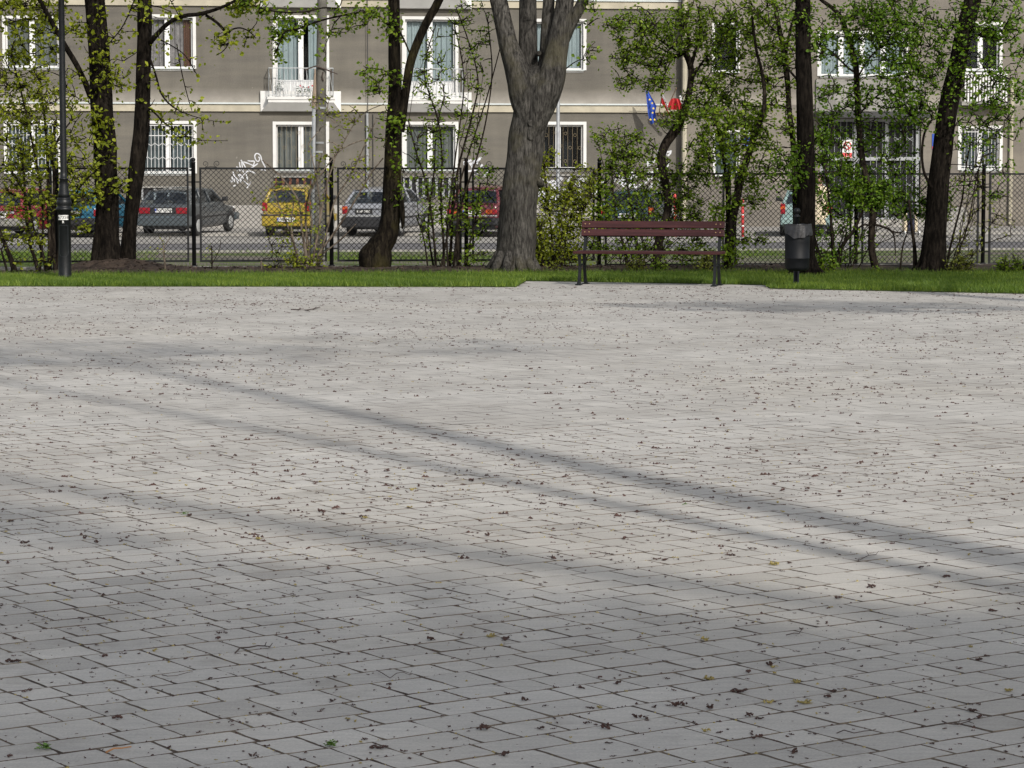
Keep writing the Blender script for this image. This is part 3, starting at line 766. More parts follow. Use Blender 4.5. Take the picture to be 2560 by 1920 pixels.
cm = MB(); cm.box(ba - .1, bb + .1, YR - .5, YR - .002, bc - .12, bc)
bl = cm.build('balcony', M['concrete'], broot)
rm = MB(); rm.box(ba, bb, YR - .47, YR - .42, bd - .06, bd)
for i in range(15): x = ba + .03 + (bb - ba - .06) * i / 14; rm.box(x - .025, x + .025, YR - .46, YR - .43, bc, bd - .06)
rm.build('railing', M['white'], bl)
# graffiti, thin skins of spray paint following the strokes
def strokes(name, ss, wd, y, org):
    mb = MB()
    for s in ss:
        pts = [Vector((bu(px), 0, bz(py, px))) for px, py in s]
        # smooth
        P = []
        for i in range(len(pts) - 1):
            p0 = pts[max(i - 1, 0)]; p1 = pts[i]; p2 = pts[i + 1]; p3 = pts[min(i + 2, len(pts) - 1)]
            for t in np.linspace(0, 1, 6, endpoint=False):
                P.append(.5 * ((2 * p1) + (p2 - p0) * t + (2 * p0 - 5 * p1 + 4 * p2 - p3) * t * t + (3 * p1 - p0 - 3 * p2 + p3) * t ** 3))
        P.append(pts[-1])
        i0 = len(mb.v); y -= .0004
        for i, p in enumerate(P):
            tt = (P[min(i + 1, len(P) - 1)] - P[max(i - 1, 0)]); tt = tt.normalized() if tt.length > 0 else Vector((1, 0, 0))
            n = Vector((-tt.z, 0, tt.x)) * wd * random.uniform(.75, 1.2)
            mb.v.append((p.x + n.x, y, p.z + n.z)); mb.v.append((p.x - n.x, y, p.z - n.z))
        for i in range(len(P) - 1): a = i0 + 2 * i; mb.f.append((a, a + 1, a + 3, a + 2)); mb.m.append(0)
    return mb.build(name, M['paint_w'], broot)
def gp(x, y): return (560 + x / 15.083, 370 + y / 15.083)
g1 = [[(1290, 330), (1335, 400), (1300, 490), (1250, 505), (1180, 430), (1150, 300), (1200, 215), (1280, 215), (1370, 300), (1420, 480), (1530, 700), (1560, 760)],
      [(880, 475), (1000, 495), (1130, 500), (1115, 600), (1090, 690)], [(1265, 580), (1100, 700), (880, 830), (760, 960), (660, 1080), (580, 1200)],
      [(720, 520), (900, 580), (1080, 660)], [(625, 450), (700, 560), (800, 740)], [(570, 530), (600, 720), (720, 900)], [(650, 520), (690, 780), (730, 920)],
      [(470, 690), (490, 870)], [(500, 720), (600, 870)], [(330, 880), (360, 1030), (500, 1190), (550, 1240)], [(280, 1080), (300, 1200), (240, 1290)], [(350, 1130), (380, 1290)],
      [(400, 1080), (480, 1250), (510, 1340)], [(510, 980), (560, 1090), (620, 1200), (610, 1290)], [(560, 990), (640, 1040)], [(640, 1160), (600, 1300)], [(660, 1050), (720, 1160)],
      [(830, 980), (840, 1060), (880, 1250)], [(760, 960), (900, 870), (1060, 900), (1160, 970)], [(710, 1240), (820, 1330), (910, 1400), (840, 1510)], [(1000, 1280), (930, 1380)], [(310, 1450), (420, 1400)],
      [(1370, 820), (1480, 825), (1560, 850)], [(220, 1230), (300, 1280)]]
strokes('graffiti', [[gp(*p) for p in s] for s in g1], .019, -.004, None)
rr = random.Random(21); g2 = []
for cx, cy, rx, ry, n in ((1395, 470, 55, 32, 40), (1370, 500, 32, 22, 16), (1470, 462, 30, 22, 16), (1560, 450, 22, 14, 7), (1600, 455, 50, 26, 22), (1610, 500, 26, 20, 10), (1640, 400, 34, 22, 9), (1665, 395, 14, 22, 4), (1195, 425, 26, 10, 9), (1180, 405, 20, 6, 4)):
    g2 = []
    for _ in range(n):
        x = cx + rr.uniform(-rx, rx); y = cy + rr.uniform(-ry, ry); an = rr.choice([1.0, 1.2, -1.0, .3]) + rr.uniform(-.25, .25); L = rr.uniform(8, 22)
        g2.append([(x - L * math.cos(an) * .6, y + L * math.sin(an) * .5), (x + rr.uniform(-3, 3), y + rr.uniform(-2, 2)), (x + L * math.cos(an) * .6, y - L * math.sin(an) * .5)])
    strokes('graffiti', g2, .034, -.004, None)
# ------------------------------------------------------------------ lettering
def text(s, size, mat, parent, Mx, name='lettering', depth=.0008):
    cu = bpy.data.curves.new(name, 'FONT'); cu.body = s; cu.size = size; cu.align_x = 'CENTER'; cu.align_y = 'CENTER'; cu.extrude = depth; cu.resolution_u = 3
    cu.offset = size * .012
    o = bpy.data.objects.new(name, cu); me = bpy.data.meshes.new_from_object(o)
    bpy.data.objects.remove(o); bpy.data.curves.remove(cu)
    me.transform(Mx); me.materials.clear(); me.materials.append(mat)
    t = bpy.data.objects.new(name, me); COL.objects.link(t); t.parent = parent; return t
FACE = Matrix.Rotation(math.pi / 2, 4, 'X')             # text standing up, read from -y

# ------------------------------------------------------------------ lamp post
lp = gnd(162.6, 700); lamp = empty('street_lamp', lp)
tag(lamp, 'black cast metal lamp post with number plate 67358 standing in the grass', 'lamp post')
k = 37.1 / FPX
def lz(py): return at(160, py, lp.y).z
mb = MB()
mb.lathe([(.118, 0), (.118, .012), (.100, .03), (.0925, .05), (.0925, lz(529)), (.112, lz(526.5)), (.120, lz(524)), (.120, lz(520)), (.104, lz(518.5)), (.097, lz(515)), (.106, lz(511)), (.109, lz(506)), (.104, lz(501.5)), (.093, lz(499)),
          (.098, lz(497.5)), (.098, lz(495.5)), (.088, lz(494))], (0, 0), 28)
mb.build('base', M['iron'], lamp, smooth=True)
mb = MB(); mb.lathe([(.084, lz(494)), (.078, lz(485)), (.062, lz(462)), (.056, lz(449)), (.066, lz(448)), (.066, lz(446)), (.052, lz(445)), (.048, lz(430)), (.0445, 3.0), (.043, 4.3), (.05, 4.31), (.05, 4.36), (.04, 4.38)], (0, 0), 24)
mb.build('shaft', M['iron'], lamp, smooth=True)
mb = MB(); mb.lathe([(.06, 4.38), (.12, 4.44), (.20, 4.85), (.205, 4.87)], (0, 0), 8); mb.build('lantern_glass', M['clear'], lamp)
mb = MB(); mb.lathe([(.24, 4.87), (.24, 4.89), (.13, 5.02), (.05, 5.08), (.02, 5.16)], (0, 0), 16); mb.build('lantern_cap', M['iron'], lamp)
mb = MB()                                                  # access door outline
z0, z1 = lz(642), lz(563)
pts = [(-.062, z1), (.062, z1)]
def onr(x, z): return Vector((x, -math.sqrt(max(.0001, .0932 ** 2 - x * x)), z))
pth = [onr(-.062, z1 - (z1 - z0) * i / 6) for i in range(6)] + [onr(.062 * math.cos(a), z0 + .05 - .05 * math.sin(-a + 0) * -1 * -1) for a in np.linspace(math.pi, 2 * math.pi, 9)] + [onr(.062, z0 + .05 + (z1 - z0 - .05) * i / 6) for i in range(7)] + [onr(.062 - .124 * i / 5, z1) for i in range(6)]
mb.tube([(p, .0028) for p in pth], 4); mb.build('access_door', M['ironlite'], lamp)
def wrapplate(name, x0, x1, z0, z1, r, mat, parent):
    mb = MB(); n = 8
    for i in range(n + 1):
        x = x0 + (x1 - x0) * i / n; y = -math.sqrt(r * r - x * x); mb.v += [(x, y, z0), (x, y, z1)]
    for i in range(n): mb.f.append((2 * i, 2 * i + 2, 2 * i + 3, 2 * i + 1)); mb.m.append(0)
    return mb.build(name, mat, parent)
kx = lp.y / FPX
np_ = wrapplate('number_plate', -13.2 * kx, 12.2 * kx, lz(549.6), lz(537.6), .0945, M['plate_w'], lamp)
def wraptext(s, size, zc, r, mat, parent):
    t = text(s, size, mat, parent, FACE)
    for v in t.data.vertices:
        v.co.y = -math.sqrt(r * r - min(v.co.x ** 2, r * r * .95)) + v.co.y * .5; v.co.z += zc
    return t
wraptext('67358', .062, lz(543.6), .0955, M['plate_k'], np_); wraptext('R', .052, lz(554.8), .094, M['plate_w'], lamp)

# ------------------------------------------------------------------ bench
bl_ = gnd(1447, 713); br_ = gnd(1785, 716.5)
bc = (bl_ + br_) / 2; bang = math.atan2(br_.y - bl_.y, br_.x - bl_.x); bench = empty('park_bench', bc, (0, 0, bang))
tag(bench, 'park bench of dark red brown slats on black cast iron legs', 'bench')
half = (br_ - bl_).length / 2
ps = []
for sx in (-1, 1):
    X = sx * half; leg = MB()
    # rear standard: splayed foot, S curve up to the leaning back
    prof = [(.43, .0), (.42, .03), (.385, .08), (.355, .18), (.33, .30), (.335, .40), (.365, .50), (.40, .62), (.432, .74), (.455, .85)]
    wd = [.045, .038, .024, .020, .020, .024, .022, .020, .018, .014]
    def bar(pr, wd, hx):
        i0 = len(leg.v)
        for (y, z), q in zip(pr, wd): leg.v += [(X - hx, y - q, z), (X + hx, y - q, z), (X + hx, y + q, z), (X - hx, y + q, z)]
        for i in range(len(pr) - 1):
            for j in range(4): a = i0 + 4 * i + j; b = i0 + 4 * i + (j + 1) % 4; leg.f.append((a, b, b + 4, a + 4)); leg.m.append(0)
        leg.f.append((i0 + 3, i0 + 2, i0 + 1, i0)); leg.m.append(0); n = i0 + 4 * (len(pr) - 1); leg.f.append((n, n + 1, n + 2, n + 3)); leg.m.append(0)
    bar(prof, wd, .019)
    bar([(.0, .0), (.005, .03), (.03, .08), (.055, .16), (.06, .26), (.045, .34), (.02, .415)], [.045, .038, .022, .018, .016, .018, .022], .019)
    bar([(.0, .425), (.12, .41), (.25, .405), (.36, .42)], [.012] * 4, .020)
    for (y, z) in ((.0, .0), (.43, .0)): leg.rbox(X - .04, X + .04, y - .065, y + .065, 0, .018, .006, 1)
    leg.tube([(Vector((X, .07, .24)), .012), (Vector((X, .2, .28)), .012), (Vector((X, .33, .26)), .012)], 6)
    leg.build('leg', M['iron'], bench)
sh = -.028
for (y, tl) in ((.02, 0), (.145, 0), (.27, 0), (.385, .05)):
    s_ = MB(); s_.rbox(-1.01, 1.01, y - .055, y + .055, .428, .466, .007, 2); s_.build('seat_slat', M['wood'], bench)
LEAN = math.atan2(.455 - .365, .85 - .50)
for (z0, z1) in ((.662, .757), (.772, .868)):
    y0 = .365 + (z0 - .5) * math.tan(LEAN); s_ = MB()
    Mx = Matrix.Translation((0, y0 - .035, z0)) @ Matrix.Rotation(-LEAN, 4, 'X')
    s_.rbox(-.985, 1.0, -.02, .02, 0, z1 - z0, .007, 2, M=Mx); sl = s_.build('back_slat', M['wood'], bench)
    bm_ = MB()
    for x in (-.935, -.875, .885, .945):
        bm_.tube([(Mx @ Vector((x, -.019, .055)), .010), (Mx @ Vector((x, -.026, .055)), .008)], 8)
    for i in range(4):
        q = MB(); x = (-.935, -.875, .885, .945)[i]
        q.tube([(Mx @ Vector((x, -.019, .052)), .011), (Mx @ Vector((x, -.027, .052)), .007)], 8); q.build('bolt', M['brass'], sl)

# ------------------------------------------------------------------ litter bin
pb = gnd(1994, 719); lbin = empty('litter_bin', pb); tag(lbin, 'dark cylindrical litter bin on a post with a black bag folded over its rim', 'litter bin')
mb = MB(); mb.lathe([(.055, 0), (.055, .01), (.038, .015), (.038, .93), (.045, .935), (.045, .95), (.026, .96), (.024, .975), (.040, .99), (.047, 1.015), (.040, 1.04), (.015, 1.055)], (0, .17), 16)
mb.build('post', M['iron'], lbin, smooth=True)
BX, BY = -.015, -.05
mb = MB(); mb.lathe([(.03, .222), (.115, .226), (.148, .245), (.160, .28), (.162, .386), (.1655, .389), (.1655, .396), (.1625, .399), (.164, .60), (.172, .82), (.165, .822), (.158, .60), (.145, .30), (.02, .28)], (BX, BY), 36)
mb.build('body', M['bin'], lbin, smooth=True)
mb = MB(); mb.box(BX - .03, BX + .06, BY + .14, BY + .24, .40, .44); mb.box(BX - .03, BX + .06, BY + .14, BY + .24, .70, .74); mb.build('bracket', M['iron'], lbin)
mb = MB(); sd = 72
def bagr(a, t): return .184 + .022 * t * (1 + .3 * math.sin(a * 5 + 1)) * (1 - .4 * t) + .006 * math.sin(a * 17 + 3 * t) * t + .004 * math.sin(a * 31) * t
rows = 9
for j in range(rows):
    t = j / (rows - 1)
    for i in range(sd):
        a = 2 * math.pi * i / sd
        low = .095 + .075 * (.5 + .5 * math.cos(a + math.pi / 2 - .35)) ** 2 + .02 * math.sin(a * 3 + .8) + .008 * math.sin(a * 9)
        z = .838 - low * t; r = bagr(a, t)
        mb.v.append((BX + r * math.cos(a), BY + r * math.sin(a), z))
for j in range(rows - 1):
    for i in range(sd): a = j * sd + i; b = j * sd + (i + 1) % sd; mb.f.append((a, a + sd, b + sd, b)); mb.m.append(0)
i0 = len(mb.v)                                            # turned over the rim and down inside
for (r, z) in ((.186, .845), (.174, .838), (.166, .70), (.155, .45), (.01, .40)):
    for i in range(sd): a = 2 * math.pi * i / sd; mb.v.append((BX + r * math.cos(a), BY + r * math.sin(a), z + .004 * math.sin(a * 7)))
for j in range(4):
    for i in range(sd): a = i0 + j * sd + i; b = i0 + j * sd + (i + 1) % sd; mb.f.append((a, b, b + sd, a + sd)); mb.m.append(0)
for i in range(sd): a = i; b = (i + 1) % sd; mb.f.append((a, b, i0 + b, i0 + a)); mb.m.append(0)
mb.build('bin_bag', M['bag'], lbin, smooth=True)

# ------------------------------------------------------------------ concrete utility pole behind the fence
up = at(797, 662, 47.0); up.z = -.09; upo = empty('utility_pole', up); tag(upo, 'leaning grey concrete utility pole behind the fence with a conduit clamped on', 'utility pole')
def U(px, py): p = at(px, py, 47.0); return Vector((p.x - up.x, p.y - up.y, p.z - up.z))
mb = MB(); pr = [(793, 640, .118), (796, 560, .112), (799, 420, .104), (802, 270, .098), (804, 120, .092), (805.5, 0, .088), (809, -300, .078), (810, -420, .075)]
mb.tube([(U(a, b), r) for a, b, r in pr], 20); mb.build('shaft', M['conc_pole'], upo, smooth=True)
mb = MB(); mb.tube([(U(784, 668), .06), (U(787, 540), .06)], 4); mb.tube([(U(806, 668) + Vector((0, .12, 0)), .06), (U(806, 560) + Vector((0, .12, 0)), .06)], 4); mb.build('footing', M['concrete'], upo)
mb = MB(); mb.tube([(U(786, 265) + Vector((0, -.1, 0)), .035), (U(785, 420) + Vector((0, -.1, 0)), .035), (U(781, 640) + Vector((0, -.1, 0)), .035)], 10); mb.build('conduit', M['galv'], upo, smooth=True)
mb = MB(); o_ = Vector((0, -.10, 0)); mb.tube([(U(789, 172) + o_, .012), (U(787.5, 215) + o_, .03), (U(786, 258) + o_, .045), (U(786, 268) + o_, .04)], 8); mb.build('conduit_cover', M['tan'], upo)
for py in (270, 357, 380):
    mb = MB(); c = U(799.5 + (270 - py) * .02, py); mb.lathe([(.112, c.z - .018), (.115, c.z - .018), (.115, c.z + .018), (.112, c.z + .018)], (c.x, c.y), 20); mb.build('clamp_band', M['galv'], upo)
mb = MB(); c = U(802, 172); q = Vector((0, -.11, 0))
mb.tube([(U(764, 176) + q, .014), (U(775, 171) + q, .012), (U(790, 166) + q, .016), (U(815, 174) + q, .016), (U(830, 180) + q, .014), (U(845, 186) + q, .008)], 6)
mb.tube([(U(809, 180) + q, .01), (U(806, 192) + q, .012), (U(810, 203) + q, .01), (U(805, 198) + q, .008)], 6); mb.build('wire_bracket', M['twig'], upo)

# slim lamp post on the far pavement by the big trunk
sp = onw(1395, 470, 70.0); slo = empty('lamp_pole', S(sp[0], 70.0, ZS)); tag(slo, 'slim pale grey pole by the street right of the big trunk', 'lamp pole')
mb = MB(); mb.lathe([(.075, 0), (.075, 1.0), (.05, 1.05), (.045, 7.5), (.03, 7.55)], (0, 0), 12); mb.build('shaft', M['galv'], slo, smooth=True)
mb = MB(); mb.tube([(Vector((0, 0, 7.5)), .03), (Vector((0, -.4, 7.8)), .028), (Vector((0, -1.2, 7.95)), .025)], 8); mb.rbox(-.12, .12, -1.8, -1.1, 7.88, 8.02, .04, 2); mb.build('lamp_arm', M['galv'], slo)

# ------------------------------------------------------------------ parked cars
def car(name, label, px, py, heading, pitch, paint, P):
    """px,py: photo pixel where the middle of the rear bumper meets the street; heading in degrees right of straight ahead"""
    g = gnd(px, py, ZS); root = empty(name, g, (R(pitch), 0, -R(heading)))
    tag(root, label, 'car', 'cars parked nose to the facade')
    L, Wd, H = P['L'], P['W'], P['H']; hw = Wd / 2; belt = P.get('belt', .90); hood = P.get('hood', belt - .08)
    st = [(0.0, belt - .16, .90, .50), (.02, belt - .03, .93, .40), (.07, belt, .955, .34), (.3, belt + .005, .985, .25), (.8, belt, 1, .20), (L * .45, belt, 1, .19), (L * .66, belt - .01, 1, .19),
          (L * .72, hood, .995, .20), (L * .86, hood - .08, .975, .22), (L * .96, hood - .16, .93, .28), (L - .02, hood - .24, .86, .36), (L, hood - .34, .8, .42)]
    if P.get('deck'):                                     # notched tail
        st[1] = (.02, belt - .06, .93, .40); st[2] = (.07, belt - .015, .955, .34)
    b = MB(); rows = []
    for (y, zt, s, zb) in st:
        h = hw * s; zm = zb + (zt - zb) * .55
        half_ = [(h * .82, zb), (h * .965, zb + .05), (h * .99, zb + .16), (h, zm), (h * .985, zt - .07), (h * .955, zt - .02), (h * .88, zt), (h * .4, zt + .012)]
        ring = [(x, y, z) for x, z in half_] + [(-x, y, z) for x, z in half_[::-1]]; rows.append(ring)
    n = len(rows[0])
    for rg in rows: b.v += rg
    for i in range(len(rows) - 1):
        for j in range(n): q = (j + 1) % n; b.f.append((i * n + j, (i + 1) * n + j, (i + 1) * n + q, i * n + q)); b.m.append(0)
    b.f.append(tuple(range(n))); b.m.append(0); b.f.append(tuple((len(rows) - 1) * n + j for j in range(n))[::-1]); b.m.append(0)
    body = b.build('body', paint, root, smooth=True)
    body.data.polygons[-1].use_smooth = False; body.data.polygons[-2].use_smooth = False
    # greenhouse
    yb0, yt0, yt1, yb1 = P['gh']; wb, wt = hw * P.get('wb', .90), hw * P.get('wt', .70); zr = H - .05
    rm = MB(); nx, ny = 8, 8
    for j in range(ny + 1):
        y = yt0 - .03 + (yt1 - yt0 + .06) * j / ny
        for i in range(nx + 1):
            x = -wt - .02 + (2 * wt + .04) * i / nx
            z = H - .055 * (abs(x) / (wt + .02)) ** 2.6 - .06 * abs((y - (yt0 * .45 + yt1 * .55)) / ((yt1 - yt0) / 2)) ** 2.2
            rm.v.append((x, y, z))
    m_ = nx + 1
    for j in range(ny):
        for i in range(nx): a = j * m_ + i; rm.f.append((a, a + 1, a + m_ + 1, a + m_)); rm.m.append(0)
    border = [i for i in range(m_)] + [j * m_ + nx for j in range(1, ny + 1)] + [ny * m_ + i for i in range(nx - 1, -1, -1)] + [j * m_ for j in range(ny - 1, 0, -1)]
    i0 = len(rm.v)
    for q in border: v = rm.v[q]; rm.v.append((v[0] * .985, v[1], v[2] - .05))
    nb = len(border)
    for q in range(nb): p2 = (q + 1) % nb; rm.f.append((border[q], i0 + q, i0 + p2, border[p2])); rm.m.append(0)
    rm.build('roof', P.get('roofmat', paint), root, smooth=True)
    def pill(p, q, r0, r1):
        t = MB(); p = Vector(p); q = Vector(q); t.tube([(p + (q - p) * (i / 4), r0 + (r1 - r0) * i / 4) for i in range(5)], 6); t.build('pillar', paint, root, smooth=True)
    zrr = H - .085
    for s in (-1, 1):
        pill((s * (wb - .02), yb0 + .03, belt - .02), (s * (wt - .0), yt0 + .03, zrr), P.get('cp', .06), .045)
        pill((s * (wb - .0), yb1 - .02, belt - .03), (s * wt, yt1 - .02, zrr), .035, .03)
        ym = P.get('bp', L * .46); pill((s * (wb + .005), ym, belt - .02), (s * (wt + .01), ym - .06, zrr + .02), .04, .035)
        if P.get('dp'): pill((s * (wb + .005), P['dp'], belt - .02), (s * (wt + .01), P['dp'] + .04, zrr + .02), .035, .03)
        g_ = MB(); o = s * -.012
        g_.face([(s * wb + o, yb0 + .06, belt - .01), (s * wb + o, ym, belt - .01), (s * wt + o, ym - .06, zrr + .01), (s * wt + o, yt0 + .04, zrr)]); g_.build('side_window', M['carglass'], root)
        g_ = MB(); g_.face([(s * wb + o, ym, belt - .01), (s * wb + o, yb1 - .02, belt - .02), (s * wt + o, yt1 - .02, zrr), (s * wt + o, ym - .06, zrr + .01)]); g_.build('side_window', M['carglass'], root)
    g_ = MB(); g_.face([(-wb + .06, yb0 + .015, belt + .005), (wb - .06, yb0 + .015, belt + .005), (wt - .02, yt0 + .005, zrr - .01), (-wt + .02, yt0 + .005, zrr - .01)]); rw = g_.build('rear_window', M['carglass'], root)
    g_ = MB()                                              # black seal round the rear glass
    c4_ = [Vector((-wb + .05, yb0 + .004, belt + .0)), Vector((wb - .05, yb0 + .004, belt + .0)), Vector((wt - .01, yt0 - .006, zrr + .0)), Vector((-wt + .01, yt0 - .006, zrr + .0))]
    for i in range(4): g_.tube([(c4_[i], .012), (c4_[(i + 1) % 4], .012)], 5)
    g_.build('window_seal', M['black'], rw)
    g_ = MB(); g_.face([(wb - .05, yb1 - .01, belt - .02), (-wb + .05, yb1 - .01, belt - .02), (-wt + .03, yt1 - .0, zrr), (wt - .03, yt1 - .0, zrr)]); g_.build('windscreen', M['carglass'], root)
    # inside: shelf, seats, dash
    it = MB(); it.box(-wb + .05, wb - .05, yb0 + .08, yb0 + .45, belt - .05, belt + .01)
    for sx in (-.36, .36):
        for y0, hh in ((yb0 + .55, .02), (L * .52, .06)):
            x = sx * Wd / 1.62
            it.rbox(x - .22, x + .22, y0, y0 + .14, belt - .2, belt + .10 + hh, .05, 2); it.rbox(x - .12, x + .12, y0 + .01, y0 + .11, belt + .13 + hh, belt + .29 + hh, .04, 2)
    it.box(-wb + .06, wb - .06, L * .64, L * .70, belt - .1, belt + .03)
    sw = Vector((-.36, L * .62, belt + .02)); it.tube([(sw + Vector((.17 * math.cos(a), .05 * math.sin(a), .17 * math.sin(a))), .014) for a in np.linspace(0, 2 * math.pi, 14)], 5)
    it.build('interior', M['black'], root)
    wp = MB(); wx = P.get('wiper', -.1); wp.tube([(Vector((wx, yb0 - .012, belt + .0)), .012), (Vector((wx + .05, yb0 - .02, belt + .03)), .012), (Vector((wx + .5, yb0 + .0, belt + .055)), .009)], 5); wp.build('wiper', M['black'], root)
    # bumpers
    def bumper(y0, y1, z0, z1, mat, nm):
        t = MB(); t.rbox(-hw * .985, hw * .985, y0, y1, z0, z1, .05, 3); return t.build(nm, mat, root, smooth=False)
    bz0, bz1 = P.get('bump', (.33, .56)); bu_ = bumper(-.09, .30, bz0, bz1, P.get('bmat', M['black']), 'rear_bumper')
    if P.get('rub'):
        t = MB(); t.rbox(-hw * .99, hw * .99, -.10, .30, bz1 - .06, bz1 - .005, .015, 2); t.build('rub_strip', M['black'], bu_)
    bumper(L - .25, L + .07, .32, .55, P.get('bmat', M['black']), 'front_bumper')
    ap = MB(); ap.box(-hw * .8, hw * .8, .05, .25, .21, bz0 + .05); ap.tube([(Vector((-hw * .55, -.05, .25)), .025), (Vector((-hw * .55, .4, .25)), .025)], 8); ap.build('exhaust', M['black'], root)
    # lamps
    for s in (-1, 1):
        x0, x1, z0, z1 = P['lamp']; t = MB(); a, c = sorted((s * x0, s * x1)); t.rbox(a, c, -.022, .16, z0, z1, .018, 2)
        tl = t.build('tail_light', M['red'], root)
        o = P.get('amber')
        if o:
            t = MB(); a, c = sorted((s * (x0 + (x1 - x0) * o[0]), s * (x0 + (x1 - x0) * o[1]))); t.rbox(a, c, -.026, .1, z0 + (z1 - z0) * o[2], z0 + (z1 - z0) * o[3], .01, 1); t.build('indicator', M['orange'], tl)
        t = MB(); t.rbox(s * hw * .62 - .16, s * hw * .62 + .16, L - .09, L + .01, .60, .72, .02, 2); t.build('headlight', M['clear'], root)
        t = MB(); mx = s * (hw + .09); t.rbox(mx - .09, mx + .09, yb1 - .33, yb1 - .23, belt + .01, belt + .14, .035, 2); t.tube([(Vector((s * (hw - .05), yb1 - .26, belt)), .02), (Vector((s * (hw + .03), yb1 - .27, belt + .05)), .02)], 6); t.build('wing_mirror', P.get('mmat', paint), root)
        for yy in ((P.get('bp', L * .46) + .1,) if P.get('three') else (P.get('bp', L * .46) + .12, P.get('bp', L * .46) - .7)):
            t = MB(); a, c = sorted((s * (hw - .01), s * (hw + .022))); t.rbox(a, c, yy - .1, yy + .08, belt - .14, belt - .105, .008, 1); t.build('door_handle', M['black'], root)
        # door shut lines and side strip
        t = MB()
        for yy in (P.get('bp', L * .46), yb1 - .12): t.tube([(Vector((s * (hw * 1.0 + .001), yy, .3)), .005), (Vector((s * (hw * .987), yy, belt - .05)), .005)], 4)
        a, c = sorted((s * (hw - .01), s * (hw + .012))); t.box(a, c, .55, L * .8, .505, .545); t.build('side_trim', M['black'], root)
        for yw in (P.get('rw', .72), L - .78):
            rr = P.get('rad', .285)
            t = MB()                                        # dark wheel arch
            for zz in (0,):
                pr = [(rr + .055) * math.cos(a) for a in np.linspace(0, math.pi, 15)]; pz = [(rr + .055) * math.sin(a) for a in np.linspace(0, math.pi, 15)]
                X0, X1 = s * (hw - .28), s * (hw + .004)
                i0 = len(t.v)
                for x in (X0, X1):
                    for q in range(15): t.v.append((x, yw + pr[q], rr + pz[q]))
                for q in range(14): t.f.append((i0 + q, i0 + q + 1, i0 + 16 + q, i0 + 15 + q)); t.m.append(0)
                t.f.append(tuple(i0 + 15 + q for q in range(15))); t.m.append(0); t.f.append(tuple(i0 + q for q in range(15))[::-1]); t.m.append(0)
            t.build('wheel_arch', M['black'], root)
            Mw = Matrix.Translation((s * (hw - .075), yw, rr)) @ Matrix.Rotation(math.pi / 2, 4, 'Y')
            t = MB(); t.lathe([(rr * .62, -.085), (rr * .93, -.085), (rr, -.06), (rr, .06), (rr * .93, .085), (rr * .62, .085)], (0, 0), 26)
            t.v = [tuple(Mw @ Vector(v)) for v in t.v]; ty = t.build('wheel', M['rubber'], root, smooth=False)
            t = MB(); q = s * 1
            t.lathe([(rr * .66, .07 * q), (rr * .66, .088 * q), (rr * .55, .095 * q), (rr * .35, .085 * q), (rr * .15, .10 * q), (.02, .10 * q)], (0, 0), 22, rf=lambda a, z: 1)
            t.v = [tuple(Mw @ Vector(v)) for v in t.v]; t.build('hubcap', M['hub'], ty, smooth=True)
    # panels, plate
    for (x0, x1, z0, z1, mat, nm) in P.get('strips', ()):
        t = MB(); t.box(x0, x1, -.012, .05, z0, z1); t.build(nm, mat, root)
    px0, pz0, style, txt = P['plate']; y = P.get('platey', -.03)
    pw, ph = .26, .058
    t = MB(); t.rbox(px0 - pw, px0 + pw, y - .008, y + .03, pz0 - ph, pz0 + ph, .006, 1); pl_ = t.build('number_plate', M['plate_w'] if style == 'w' else M['plate_k'], root)
    if style == 'w':
        t = MB(); t.box(px0 - pw + .005, px0 - pw + .045, y - .011, y - .006, pz0 - ph + .006, pz0 + ph - .006); t.build('country_band', M['blue'], pl_)
        t = MB(); t.box(px0 - pw + .013, px0 - pw + .037, y - .0125, y - .0105, pz0 - .045, pz0 - .01); t.build('country_mark', M['plate_w'], pl_)
    text(txt, .098, M['plate_k'] if style == 'w' else M['plate_w'], pl_, Matrix.Translation((px0 + (.02 if style == 'w' else 0), y - .0115, pz0)) @ FACE @ Matrix.Scale(1.02, 4))
    return root
def paintm(name, col, var=.06): return pm(name, col, .32, 0, var, 2.5, coat=.6)
cGrey = paintm('dark_grey_paint', (.052, .060, .066)); cYel = paintm('mustard_yellow_paint', (.31, .225, .02)); cSil = paintm('silver_grey_paint', (.235, .245, .27))
cRed = paintm('dull_red_paint', (.20, .022, .03)); cWine = paintm('wine_red_paint', (.12, .02, .028)); cTeal = paintm('teal_paint', (.02, .115, .19)); cBlk = paintm('blue_black_paint', (.025, .05, .065)); cMint = paintm('mint_grey_paint', (.20, .29, .28))
car('parked_car', 'red hatchback with grey bumper at far left behind the leafy bush', -4, 596, 14, 1.4, cRed,
    dict(L=3.7, W=1.55, H=1.40, gh=(.10, .42, 2.15, 2.75), lamp=(.58, .74, .68, .84), plate=(0, .64, 'w', 'WX 2090'), bmat=M['concrete'], mmat=M['black'], strips=[(-.5, .5, .70, .76, M['greybar'], 'tail_trim')]))
car('parked_car', 'teal blue car with a black plate seen between lamp post and twin trunk', 186, 594, 13, 1.4, cTeal,
    dict(L=3.5, W=1.42, H=1.38, gh=(.08, .34, 2.0, 2.6), lamp=(.60, .68, .60, .80), plate=(0.0, .72, 'k', 'ZKF 655S'), mmat=M['black']))
car('parked_car', 'dark grey estate car with black tail panel right of the twin trunk', 409, 591.5, 14, 1.7, cGrey,
    dict(L=4.2, W=1.62, H=1.39, belt=.93, gh=(.10, .46, 2.45, 3.0), lamp=(.40, .755, .66, .84), plate=(.02, .755, 'w', 'WX 17U48'), bump=(.30, .60), bmat=paintm('slate_bumper', (.06, .075, .085)), mmat=M['black'], bp=1.95, dp=1.2,
         strips=[(-.42, .42, .665, .845, M['black'], 'tail_panel')]))
